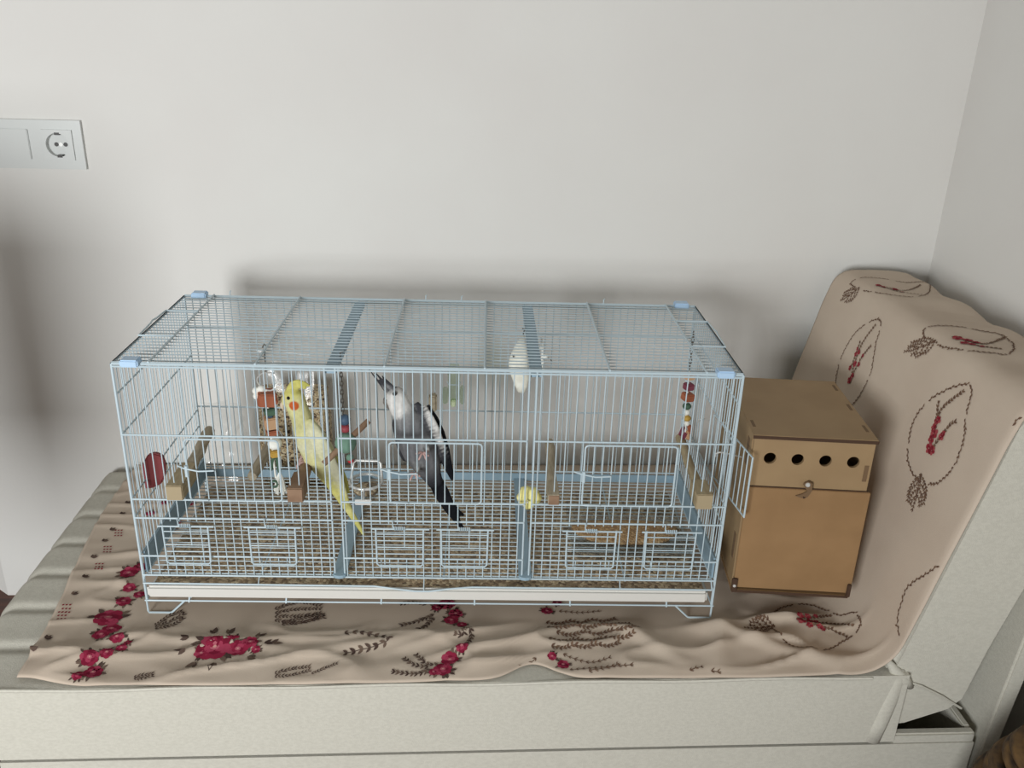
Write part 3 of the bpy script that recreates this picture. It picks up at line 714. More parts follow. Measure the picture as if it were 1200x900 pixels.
bm = B(); tube(bm, [a, a.lerp(b, .5), b], .0055, 10); smooth(obj('stick', bm, 'wood_dark', t2), 50)
# toy 3: right bay
T3Y = .215
pt = atY(806, 440, T3Y); t3 = thing('hanging_toy', 'hanging toy of stacked orange, plum and green blocks near nest box', 'bird toy', (pt.x, T3Y, 0))
q = tz(808, 432, T3Y, t3)
link_chain(t3, (q.x, 0, CH - .002), 7, max(.004, (CH - .002 - q.z) / 7))
for k, (px, py, sx, sz, m) in enumerate(((808, 441, .017, .012, 'plainw'), (807, 453, .017, .013, 'plum'), (806, 465, .020, .015, 'orange'))): blk(t3, 'block', px, py, T3Y, sx, sz, m, .05 * k)
bead(t3, 'bead', 805, 476, T3Y, .0085, 'green', .8); bead(t3, 'cotton_ball', 805, 483, T3Y, .006, 'white'); bead(t3, 'bead', 805, 490, T3Y, .0080, 'yellowb', .75); bead(t3, 'cotton_ball', 805, 496, T3Y, .0055, 'white')
for px, py, m in ((799, 505, 'plum'), (808, 503, 'orange'), (802, 511, 'plum'), (806, 510, 'plainw')): blk(t3, 'slat', px, py, T3Y, .007, .020, m, .3 if px < 803 else -.2)
bead(t3, 'bead', 803, 524, T3Y, .0058, 'cherry')
bm = B(); tube(bm, [tz(808, 434, T3Y, t3), tz(804, 480, T3Y, t3), tz(803, 522, T3Y, t3)], .0013, 5); obj('cord', bm, 'white', t3)

# ------------------------------------------------------------------ small things on the wires
# cuttlebone with clip
CY = .20
o = thing('cuttlebone', 'white cuttlebone hanging from the cage roof beside a divider track', 'cuttlebone', (0, CY, 0))
ctr = [(613, 378, 2), (611, 388, 6), (609.5, 400, 9.5), (608, 412, 12), (607.5, 424, 13), (608.5, 436, 13), (610, 446, 11.5), (611, 450, 9), (611.5, 452, 5)]
bm = B(); rings = []
zt_, zb_ = .462, .352
for i, (px, py, hw) in enumerate(ctr):
    t = i / (len(ctr) - 1); p = atY(px, 452 - (452 - py) * .85, CY); hw_ = hw * .00140; z = zt_ + (zb_ - zt_) * t
    rings.append([Vector((p.x + hw_ * math.cos(a_), .010 * (hw / 13.5) * math.sin(a_), z)) for a_ in [2 * math.pi * k / 14 for k in range(14)]])
loft(bm, rings); smooth(obj('bone', bm, 'bone', o))
bm = B(); tube(bm, [(.137, -.012, .425), (.135, 0, .428), (.150, .012, .440), (.156, .006, CH), (.152, 0, CH + .003)], .0012, 5); obj('wire_clip', bm, 'chain', o)
o = thing('string_toy', 'short knotted white string hanging from roof beside the cuttlebone', 'bird toy', (.185, .17, 0))
bm = B(); tube(bm, [(0, 0, CH - .002), (.003, .002, .45), (.002, 0, .42), (.005, 0, .40)], .0020, 6); obj('string', bm, 'white', o)
for x, z in ((.001, .452), (.008, .435), (.002, .424), (.004, .408)):
    bm = B(); ball(bm, (x, 0, z), .0055, 10, sz=.8); smooth(obj('knot', bm, 'white', o))
bm = B(); tube(bm, [(.002, 0, .437), (.018, 0, .430), (.020, 0, .424)], .0011, 5); obj('hook', bm, 'chain', o)
# lemon mineral block
p = atY(620, 587, .008)
o = tag(obj('mineral_block', B(), 'lemon'), 'pale yellow lobed mineral block clipped to front wires by the divider', 'mineral block')
bm = B(); rings = []
outline = [(1.30, 0), (1.12, 25), (1.22, 55), (1.0, 78), (1.22, 100), (1.3, 128), (1.05, 152), (1.22, 178), (1.15, 205), (1.02, 232), (1.3, 262), (1.22, 285), (1.0, 310), (1.2, 338)]
for y, k in ((-.0045, .25), (-.0052, .72), (-.0035, .93), (-.001, 1.0), (.007, 1.0), (.010, .85)):
    rings.append([Vector((p.x, p.y + y, p.z)) + Vector((math.cos(math.radians(a_)), 0, math.sin(math.radians(a_)))) * r * .0172 * k for r, a_ in outline])
rings = [[Vector((v.x, v.y + .0095, v.z)) for v in r] for r in rings]
loft(bm, rings); bm.to_mesh(o.data); bm.free(); smooth(o, 50)
bm = B(); tube(bm, [(p.x - .003, .002, p.z), (p.x - .003, .022, p.z)], .0016, 8); obj('screw', bm, 'steel', o)
# steel ring holder with glass cup
p = atY(429, 568, .040); cup = thing('food_cup', 'clear food cup in a steel ring holder behind front wires', 'food cup', (p.x, .040, p.z))
bm = B(); n = 28; Rr = .0275
tube(bm, [(Rr * math.cos(t), Rr * math.sin(t), .006) for t in [2 * math.pi * i / n for i in range(n)]], .0026, 7, closed=True); smooth(obj('ring', bm, 'steel', cup))
bm = B(); tube(bm, [(-.0265, .008, .006), (-.0235, .022, .030), (-.019, .024, .034), (.019, .024, .034), (.0235, .022, .030), (.0265, .008, .006)], .0024, 6); smooth(obj('bail', bm, 'steel', cup))
bm = B(); lathe(bm, [(.004, -.020), (.020, -.020), (.0245, -.012), (.0255, .012), (.0238, .012), (.0225, -.010), (.018, -.017), (.004, -.017)], n=24); smooth(obj('glass_cup', bm, 'clearbox', cup))
bm = B(); lathe(bm, [(.002, -.012), (.021, -.012), (.022, -.006), (.012, -.004), (.002, -.0035)], n=20); s_ = smooth(obj('seed', bm, 'litter', cup)); s_['kind'] = 'stuff'
bm = B(); box(bm, (-.014, -.0425, -.016), (.014, -.0385, -.006), .001); tube(bm, [(0, -.040, -.010), (0, -.026, .004)], .002, 6); obj('clip_plate', bm, 'steel', cup)
# maroon paddle at the left side
c = atX(180, 551, -.488)
o = thing('plastic_paddle', 'maroon rounded plastic paddle on the left side wires', 'cage accessory', (-.488, 0, 0))
bm = B(); pts = []
for px, py in ((167, 556), (168, 542), (173, 533), (181, 530), (190, 533), (194, 543), (194, 556), (190, 566), (180, 571), (171, 572)):
    q = atY(px, py, .07); pts.append((q.x + .488, q.z))
prism(bm, pts, .066, .076, .002); smooth(obj('plate', bm, 'maroon', o), 50)
q = atY(168, 556, .071); bm = B(); tube(bm, [(q.x + .490, .071, q.z), (-.012, .071, q.z), (-.014, .080, q.z), (-.006, .082, q.z)], .002, 6); obj('hook', bm, 'maroon', o)
# clear drinkers on the back wires
p = atY(532, 458, .378); o = thing('water_drinker', 'clear greenish water drinker clipped on the back wires', 'drinker', (p.x, .378, p.z))
bm = B(); lathe(bm, [(.003, -.020), (.010, -.018), (.0125, -.008), (.013, .050), (.010, .058), (.003, .060)], n=16); smooth(obj('tube', bm, 'clearg', o))
bm = B(); box(bm, (-.024, -.012, -.026), (-.012, .010, .006), .003); box(bm, (.012, -.012, -.026), (.022, .010, .010), .003); smooth(obj('cup', bm, 'clearg', o), 40)
bm = B(); box(bm, (-.008, -.010, -.033), (.006, .006, -.018), .003); obj('cap', bm, mat('cap_green', C(196, 206, 170), .5), o)
bm = B(); tube(bm, [(-.014, .0, .02), (-.010, -.016, .02), (.010, -.016, .02), (.014, 0, .02)], .0012, 5); obj('clip', bm, 'wire', o)
# seed box in the right bay
o = thing('seed_box', 'shallow clear plastic box of golden millet on the cage floor', 'seed box', (.362, .145, Z5 + .0015))
bm = B(); X_, Y_, H_ = .110, .072, .030
box(bm, (-X_, -Y_, 0), (X_, Y_, .002))
for lo_, hi_ in (((-X_, -Y_, .002), (X_, -Y_ + .002, H_)), ((-X_, Y_ - .002, .002), (X_, Y_, H_)), ((-X_, -Y_ + .002, .002), (-X_ + .002, Y_ - .002, H_)), ((X_ - .002, -Y_ + .002, .002), (X_, Y_ - .002, H_))): box(bm, lo_, hi_)
obj('box', bm, 'clearbox', o)
bm = B(); rings = []
for k, (rx, ry, z) in enumerate(((.102, .050, .003), (.098, .044, .007), (.080, .034, .011), (.045, .018, .0135), (.01, .005, .014))):
    rings.append([Vector((-.0 + rx * math.cos(t) * (1 + .10 * math.sin(3 * t)), .004 + ry * math.sin(t) * (1 + .12 * math.cos(2 * t)), z)) for t in [2 * math.pi * i / 26 for i in range(26)]])
loft(bm, rings); s_ = smooth(obj('millet', bm, 'millet', o)); s_['kind'] = 'stuff'

# ------------------------------------------------------------------ seed bag and empty bag behind the cage
def bagmesh(bm, x0, x1, z0, z1, y, dep, nz=18, n=40, crump=.006, seed=0, topk=.25, zt=None):
    rings = []
    for i in range(nz + 1):
        t = i / nz; z = z0 + (z1 - z0) * t
        kd = math.sin(math.pi * min(1, .16 + t * .84)) ** .6 if t < .6 else 1 + (topk - 1) * sm(.6, 1, t)
        kw = 1 - .06 * (t > .6) * (t - .6) / .4
        ring = []
        for k in range(n):
            a_ = 2 * math.pi * k / n; ca_, sa_ = math.cos(a_), math.sin(a_)
            x = (abs(ca_) ** .5) * (1 if ca_ > 0 else -1) * (x1 - x0) / 2 * kw; yy = (abs(sa_) ** .6) * (1 if sa_ > 0 else -1) * dep / 2 * kd
            nn = noise.noise(Vector((x * 22 + seed, yy * 22, z * 26))) * crump * (.35 + 1.3 * t) + abs(noise.noise(Vector((x * 45 + seed, yy * 45, z * 40)))) * crump * .8 * t
            ring.append(Vector(((x0 + x1) / 2 + x + nn * ca_, y + yy + nn * sa_, z)))
        rings.append(ring)
    loft(bm, rings)
bag = thing('seed_bag', 'clear plastic bag half full of speckled seed mix behind the cage', 'bag', (-.325, .462, .002))
bm = B(); bagmesh(bm, -.082, .082, 0, .345, 0, .10, seed=3, topk=.55, crump=.010); smooth(obj('plastic', bm, 'clearp', bag))
bm = B(); bagmesh(bm, -.076, .076, .003, .238, 0, .088, crump=.003, seed=9, topk=.6); s_ = smooth(obj('seed_mix', bm, 'seeds', bag)); s_['kind'] = 'stuff'
b2 = thing('empty_bag', 'crumpled empty clear plastic bag behind the left end of the cage', 'bag', (-.488, .455, .002))
bm = B(); bagmesh(bm, -.045, .045, 0, .20, 0, .08, seed=31, topk=.4, crump=.020, nz=26, n=52); obj('plastic', bm, 'clearp', b2)

# ------------------------------------------------------------------ nest box
NB = (.5335, .006, .057); NW, ND, NH, TH = .203, .255, .303, .006
nest = thing('nest_box', 'brown fibreboard nest box with four round air holes beside cage', 'nest box', NB, -.075)
def hole_panel(bm, w_, h_, t_, holes, n=20):
    """panel in local x (width), z (height), thickness along y 0..t; holes: (cx, cz, r), one per vertical cell"""
    holes = sorted(holes); xs_ = [0] + [(a[0] + b[0]) / 2 for a, b in zip(holes, holes[1:])] + [w_]
    for i, (cx_, cz_, r) in enumerate(holes):
        x0, x1 = xs_[i], xs_[i + 1]
        def edge(a_):
            dx, dz = math.cos(a_), math.sin(a_); k = 1e9
            if dx > 1e-9: k = min(k, (x1 - cx_) / dx)
            if dx < -1e-9: k = min(k, (x0 - cx_) / dx)
            if dz > 1e-9: k = min(k, (h_ - cz_) / dz)
            if dz < -1e-9: k = min(k, -cz_ / dz)
            return cx_ + dx * k, cz_ + dz * k
        angs = [2 * math.pi * k / n for k in range(n)] + [math.atan2(z - cz_, x - cx_) % (2 * math.pi) for x in (x0, x1) for z in (0, h_)]
        angs = sorted(set(round(a_, 5) for a_ in angs)); m_ = len(angs)
        o0 = [bm.verts.new((edge(a_)[0], 0, edge(a_)[1])) for a_ in angs]; i0 = [bm.verts.new((cx_ + r * math.cos(a_), 0, cz_ + r * math.sin(a_))) for a_ in angs]
        o1 = [bm.verts.new((v.co.x, t_, v.co.z)) for v in o0]; i1 = [bm.verts.new((v.co.x, t_, v.co.z)) for v in i0]
        for k in range(m_):
            j = (k + 1) % m_
            bm.faces.new((o0[k], o0[j], i0[j], i0[k])); bm.faces.new((o1[j], o1[k], i1[k], i1[j])); bm.faces.new((i0[k], i0[j], i1[j], i1[k])); bm.faces.new((o0[j], o0[k], o1[k], o1[j]))
    bmesh.ops.recalc_face_normals(bm, faces=bm.faces)
UPZ = .213
bm = B(); hole_panel(bm, NW - .004, NH - UPZ - .001, TH, [(.030, .053, .0104), (.076, .053, .0104), (.122, .053, .0104), (.168, .053, .0104)])
up = obj('upper_front', bm, 'mdf_up', nest); up.location = (.002, 0, UPZ)
bm = B(); box(bm, (.001, -.005, .010), (NW + .004, -.0005, UPZ - .001), .0008); dr = obj('front_hatch', bm, 'mdf', nest)
bm = B(); box(bm, (.002, -.002, UPZ - .0022), (NW, 0.004, UPZ + .0004)); obj('seam', bm, 'char', nest)
bm = B(); box(bm, (-.001, -.003, NH), (NW + .001, ND + .002, NH + TH), .0006); tp = obj('top_panel', bm, 'mdf_top', nest)
bm = B(); box(bm, (-.0015, -.0036, NH - .0006), (NW + .0015, -.0028, NH + TH - .0008)); obj('burnt_edge', bm, 'char', tp)
for x, y in ((.004, .030), (NW - .010, .03), (NW - .010, .12), (NW - .010, .21)):
    bm = B(); box(bm, (x, y, NH + TH - .0002), (x + .005, y + .026, NH + TH + .0004)); obj('joint_slot', bm, 'slot', tp)
# left side panel (with the round entrance) in y-z, built from the hole panel turned
bm = B(); hole_panel(bm, ND - TH, NH, TH, [(.150, .205, .034)], 28); bmesh.ops.rotate(bm, verts=bm.verts, matrix=Matrix.Rotation(math.pi / 2, 3, 'Z')); bmesh.ops.translate(bm, verts=bm.verts, vec=(TH, TH, 0))
lp = obj('side_panel', bm, 'mdf_up', nest)
bm = B(); box(bm, (NW - TH, TH, .006), (NW, ND, NH)); obj('side_panel', bm, 'mdf_up', nest)
bm = B(); box(bm, (TH, ND - TH, .006), (NW - TH, ND, NH)); obj('back_panel', bm, 'mdf_up', nest)
bm = B(); box(bm, (-.001, -.006, 0), (NW + .001, ND, .0055)); bp_ = obj('bottom_panel', bm, 'mdf', nest)
bm = B(); box(bm, (-.001, -.0067, .0002), (NW + .001, -.0059, .0052)); obj('burnt_edge', bm, 'char', bp_)
for x0, x1 in ((-.003, .007), (NW - .004, NW + .003)):
    bm = B(); box(bm, (x0, -.010, .004), (x1, -.0055, .030), .001); obj('corner_tab', bm, 'char', nest)
bm = B(); box(bm, (NW - .013, -.0006, UPZ + .018), (NW - .006, .0004, UPZ + .048)); obj('joint_slot', bm, 'slot', up).location = (-.002, 0, -UPZ)
for z in (.052, .24):
    bm = B(); box(bm, (-.0006, .02, z), (.0002, .035, z + .05)); obj('joint_slot', bm, 'slot', nest)
# swivel latch
lt_ = B(); a = [(-.006, .008), (.001, .013), (.008, .010), (.009, -.002), (.004, -.013), (-.001, -.016), (-.014, -.012), (-.004, -.008), (.002, -.003)]
prism(lt_, [(x * 1.15 + .098, z * 1.15 + UPZ + .002) for x, z in a], -.0085, -.0055, .0006); la = obj('latch', lt_, 'slot', nest)
bm = B(); lathe(bm, [(.0005, -.0115), (.003, -.0112), (.0042, -.0095), (.0042, -.008), (.0005, -.008)], (.099, 0, UPZ + .011), 12, 'y'); obj('screw', bm, 'steel', la)
bm = B(); tube(bm, [(.094, -.006, UPZ - .011), (.096, -.010, UPZ - .014), (.100, -.0065, UPZ - .013)], .0012, 6); obj('hook', bm, 'char', la)
bm = B(); lathe(bm, [(.0005, -.012), (.0025, -.0115), (.003, -.010), (.0005, -.010)], (.002, 0, .016), 10, 'y'); obj('screw', bm, 'steel', nest)
# wire hooks that carry the box on the cage side
for y in (.06, .2):
    bm = B(); tube(bm, [(.003, y, .235), (-.016 - y * .03, y, .240), (-.034 - y * .075, y, .243), (-.041 - y * .075, y, .240), (-.041 - y * .075, y, .234)], .0014, 6); obj('hanger', bm, 'steel', nest)

# ------------------------------------------------------------------ switch and socket
def wl(px, py):                                   # pixel on the back wall plane, room frame
    o_ = to_room(CAM); d = RW.inverted().to_3x3() @ ray(px, py); t = (WY - o_.y) / d.y; return o_ + d * t
p0, p1 = wl(95, 141), wl(103, 198)
X1, ZT, ZB = (p0.x + p1.x) / 2, p0.z, p1.z; PH = ZT - ZB; PW = PH * 1.87
sw = thing('wall_socket', 'white double wall plate with light switch and power socket', 'wall socket', rwp(X1, WY, (ZT + ZB) / 2), RA)
s1 = PH * .62
bm = B(); hole_panel(bm, PW, PH, .008, [(PW - PH * .5, PH / 2, s1 * .40)], 32); bmesh.ops.translate(bm, verts=bm.verts, vec=(-PW, -.008, -PH / 2)); obj('frame', bm, 'socket', sw)
bm = B(); box(bm, (-PW + PH * .17, -.0115, -s1 / 2), (-PW + PH * .17 + s1, -.008, s1 / 2), .0012); obj('rocker', bm, 'socket', sw)
cxs = -PH * .5
bm = B(); hole_panel(bm, s1, s1, .0035, [(s1 / 2, s1 / 2, s1 * .39)], 32); ins = obj('socket_insert', bm, 'socket', sw); ins.location = (cxs - s1 / 2, -.0115, -s1 / 2)
bm = B(); lathe(bm, [(s1 * .39, 0), (s1 * .385, .0108), (s1 * .001, .0108)], (s1 / 2, 0, s1 / 2), 32, 'y')
bmesh.ops.delete(bm, geom=[f for f in bm.faces if len(f.verts) > 4 and abs(f.calc_center_median().y) < .001], context='FACES')
obj('recess', bm, 'socket', ins)
for dx in (-.11, .19): bm = B(); lathe(bm, [(.0005, .0098), (.0042, .0098), (.0042, .0106), (.0005, .0106)], (s1 / 2 + s1 * dx * 1.0, 0, s1 / 2), 12, 'y'); obj('pin_hole', bm, 'sock_dark', ins)
bm = B(); lathe(bm, [(.0005, .0094), (.004, .0094), (.004, .0106), (.0005, .0106)], (s1 / 2 + s1 * .04, 0, s1 / 2), 12, 'y'); obj('screw', bm, 'steel', ins)
for z in (s1 * .13, s1 * .87): bm = B(); box(bm, (s1 / 2 - .004, -.0002, z - .0025), (s1 / 2 + .006, .009, z + .0025)); obj('earth_clip', bm, 'sock_dark', ins)

# ------------------------------------------------------------------ added shadow caster, out of view: stand and screen that darken the wall at left
caster = thing('shadow_caster', 'unseen added stand with tall fabric screen to shadow the wall', 'shadow caster', (-.985, -.40, ZF))
bm = B(); lathe(bm, [(.005, 0), (.11, 0), (.11, .012), (.02, .022), (.005, .022)], n=28); obj('base', bm, 'dark', caster)
bm = B(); tube(bm, [(0, 0, .02), (0, 0, .79)], .009, 10); obj('pole', bm, 'dark', caster)
bm = B(); lathe(bm, [(.121, .55), (.125, .55), (.112, 1.05), (.108, 1.05)], n=36); bmesh.ops.delete(bm, geom=[f for f in bm.faces if len(f.verts) > 4], context='FACES_ONLY')
vs_ = list(bm.verts); smooth(obj('caster_screen', bm, mat('screen_fabric', C(176, 164, 146, 1), .9), caster), 50)
bm = B(); lathe(bm, [(.002, .78), (.108, .78), (.108, .784), (.002, .784)], n=24); obj('screen_plate', bm, 'dark', caster)
# ------------------------------------------------------------------ wicker basket at the right edge
bk = thing('wicker_basket', 'round brown wicker basket on floor in front of the daybed', 'basket', (.960, -.345, ZF))
NC = 20
for k in range(NC):
    t = (k + .5) / NC; z = .405 * t; r = .056 + .078 * math.sin(math.pi * min(1, (.22 + .80 * t))) ** .75 if t < .97 else .05
    bm = B(); n = 36
    tube(bm, [((r + .003 * math.sin(i * 6 + (k % 2) * 3.14)) * math.cos(2 * math.pi * i / n), (r + .003 * math.sin(i * 6 + (k % 2) * 3.14)) * math.sin(2 * math.pi * i / n), z + .002) for i in range(n)], .0125, 6, closed=True)
    smooth(obj('woven_coil', bm, 'wicker', bk))
bm = B(); lathe(bm, [(.01, .002), (.085, .002), (.085, .014), (.01, .014)], n=24); obj('basket_bottom', bm, 'wicker', bk)
bm = B(); lathe(bm, [(.01, .385), (.075, .385), (.06, .405), (.01, .41)], n=24); obj('lid', bm, 'wicker', bk)

# ------------------------------------------------------------------ birds
def tubef(rows, n=14):
    """rows: (px, py, Y, half width in pixels, half depth in metres, colour) -> rings and colours"""
    c = [atY(r[0], r[1], r[2]) for r in rows]; rings = []
    for i, r in enumerate(rows):
        t = c[min(i + 1, len(c) - 1)] - c[max(i - 1, 0)]; t.normalize()
        dep = Vector((0, 1, 0)); dep = (dep - t * dep.dot(t)).normalized(); nn = dep.cross(t)
        k = r[3] * (CAM - c[i]).length / F * .96
        rings.append([c[i] + nn * math.cos(a_) * k + dep * math.sin(a_) * r[4] for a_ in [2 * math.pi * j / n for j in range(n)]])
    return rings, [r[5] for r in rows]
def resample(rows, m_=4):
    out = []
    for a_, b_ in zip(rows, rows[1:]):
        for k in range(m_):
            t = k / m_; out.append(tuple(a_[i] + (b_[i] - a_[i]) * t for i in range(5)) + (tuple(a_[5][q] + (b_[5][q] - a_[5][q]) * t for q in range(4)),))
    out.append(rows[-1]); return out
def bird_mesh(name, comps, voxel=.0017, paint=None, smooth_it=4):
    bm = B(); src = []
    for rows in comps:
        rings, cols = tubef(resample(rows)); loft(bm, rings)
        for r, c in zip(rings, cols):
            m0 = sum(r, Vector()) / len(r)
            src += [(p, c) for p in r] 
    bmesh.ops.recalc_face_normals(bm, faces=bm.faces)
    me = bpy.data.meshes.new('tmp'); bm.to_mesh(me); bm.free(); o = bpy.data.objects.new('tmp', me); COL.objects.link(o)
    rm = o.modifiers.new('r', 'REMESH'); rm.mode = 'VOXEL'; rm.voxel_size = voxel
    s_ = o.modifiers.new('s', 'SMOOTH'); s_.factor = .5; s_.iterations = smooth_it
    dg = bpy.context.evaluated_depsgraph_get(); dg.update()
    out = bpy.data.meshes.new_from_object(o.evaluated_get(dg)); out.name = name
    bpy.data.objects.remove(o)
    kd = kdtree.KDTree(len(src))
    for i, (p, c) in enumerate(src): kd.insert(p, i)
    kd.balance()
    ca_ = out.color_attributes.new('Col', 'FLOAT_COLOR', 'POINT')
    for i, v in enumerate(out.vertices):
        nb = kd.find_n(v.co, 3); ws = [1 / (d + 1e-4) for _, _, d in nb]; W_ = sum(ws)
        c = [sum(src[j][1][q] * w_ for (_, j, _), w_ in zip(nb, ws)) / W_ for q in range(3)]
        if paint: c = paint(v.co, c)
        ca_.data[i].color = (c[0], c[1], c[2], 1)
    for p in out.polygons: p.use_smooth = True
    return out
def mixc(a_, b_, t): return tuple(a_[i] + (b_[i] - a_[i]) * t for i in range(3))
def toes(par, spec, r=.0022, name='foot', m='pink'):
    bm = B()
    for pts in spec: tube(bm, pts, [r * 1.15] * (len(pts) - 1) + [r * .55], 7)
    return smooth(obj(name, bm, m, par))
# yellow bird, side on, looking left
YE, PALE, CREAM, DULL, OLIVE = C(214, 208, 122, 1), C(224, 220, 160, 1), C(228, 226, 190, 1), C(196, 194, 166, 1), C(200, 196, 104, 1)
Yb = .095
yel = [
    # head, neck, trunk, rump
    [(343, 455, Yb, 5, .006, YE), (343, 459, Yb, 10, .0125, YE), (345, 467, Yb, 13, .0155, PALE), (348, 477, Yb, 12.5, .016, PALE), (353, 489, Yb, 12.5, .0185, PALE), (358, 503, Yb, 14.5, .0225, PALE), (363, 517, Yb, 16, .0245, CREAM), (370, 533, Yb, 15, .0235, PALE), (379, 548, Yb, 12.5, .019, PALE), (389, 564, Yb, 9, .0135, YE), (398, 580, Yb + .002, 6.5, .0085, YE), (406, 594, Yb + .003, 5, .0058, YE)],
    # tail
    [(392, 566, Yb, 6.5, .0080, YE), (404, 589, Yb + .003, 5.5, .0055, PALE), (414, 606, Yb + .005, 4, .0042, YE), (422, 619, Yb + .006, 2.8, .0034, YE), (426.5, 627, Yb + .007, 1.6, .0028, YE)],
    # near wing and far wing
    [(360, 492, Yb - .013, 5, .004, PALE), (367, 504, Yb - .018, 8.5, .006, CREAM), (376, 521, Yb - .018, 9.5, .006, CREAM), (386, 540, Yb - .015, 8.5, .0055, DULL), (396, 560, Yb - .010, 6.5, .0048, DULL), (403, 577, Yb - .005, 4, .0038, PALE), (408, 589, Yb - .002, 2, .0028, YE)],
    [(362, 492, Yb + .013, 5, .004, PALE), (371, 506, Yb + .018, 8.5, .006, CREAM), (381, 523, Yb + .018, 9, .006, CREAM), (392, 543, Yb + .015, 7.5, .0055, YE), (402, 562, Yb + .010, 5.5, .0048, YE), (408, 578, Yb + .006, 2.5, .0034, YE)],
    # thighs
    [(362, 531, Yb - .010, 6, .006, PALE), (360, 539, Yb - .011, 4.5, .005, PALE), (359, 544, Yb - .011, 2.8, .0036, PALE)],
    [(365, 533, Yb + .012, 6, .006, PALE), (363, 540, Yb + .012, 4.5, .005, PALE), (361, 544, Yb + .012, 2.8, .0036, PALE)],
    # cere and crest lying back
    [(337, 461, Yb, 4.5, .0075, YE), (333.5, 468, Yb, 4.5, .0068, PALE), (333, 474, Yb, 3.4, .005, PALE)],
    [(338, 457, Yb, 3.5, .005, YE), (343, 450, Yb, 4, .0042, YE), (349, 447.5, Yb, 3.4, .0034, YE), (357, 449, Yb, 2.4, .0026, OLIVE), (363, 452.5, Yb, 1.4, .0022, OLIVE)],
    [(345, 455, Yb, 4, .005, YE), (351, 452, Yb, 3.2, .0036, YE), (359, 455, Yb, 1.8, .0024, OLIVE)],
]
cheek = atY(346.5, 471.5, Yb); 
def paint_y(co, c):
    d = math.hypot(co.x - cheek.x, co.z - cheek.z)
    if abs(co.y - Yb) > .008: c = mixc(c, C(200, 98, 48, 1)[:3], sm(.0098, .0072, d))
    return c
yb = thing('cockatiel', 'pale yellow cockatiel with orange cheek perched inside the cage', 'bird', atY(360, 545, Yb))
def sub(o, par): o.location = -par.location; return o
me = bird_mesh('body', yel, paint=paint_y); sub(obj('body', me, 'feather', yb), yb)
for sgn in (-1, 1):
    p = atY(338, 466.5, Yb + sgn * .0125); bm = B(); ball(bm, p, .0032, 12); sub(smooth(obj('eye', bm, 'eye', yb)), yb)
bm = B(); rings = []
for px, py, hw, hd in ((334.5, 468, 3.6, .0052), (331, 472.5, 3.2, .0044), (330.6, 477, 2.2, .003), (332.5, 480.5, .9, .0012)):
    c_ = atY(px, py, Yb); k = hw * .00145; rings.append([c_ + Vector((k * math.cos(a_), hd * math.sin(a_), 0)) for a_ in [2 * math.pi * j / 10 for j in range(10)]])
loft(bm, rings); sub(smooth(obj('beak', bm, mat('pale_beak', C(212, 196, 172), .5), yb)), yb)
zt1 = .248 + .0125; xp = -.226
for sy in (-.011, .012):
    c_ = Vector((xp, Yb + sy, zt1 + .0012)); hip = atY(360, 543, Yb + sy)
    sp_ = [[hip, hip.lerp(c_, .6), c_]]
    for d in (-.005, .005):
        sp_.append([c_, c_ + Vector((-.008, d, -.0005)), c_ + Vector((-.0135, d * 1.2, -.006)), c_ + Vector((-.0145, d * 1.2, -.012))])
        sp_.append([c_, c_ + Vector((.007, d, -.0005)), c_ + Vector((.013, d * 1.2, -.005)), c_ + Vector((.0145, d * 1.2, -.010))])
    sub(toes(yb, sp_), yb)
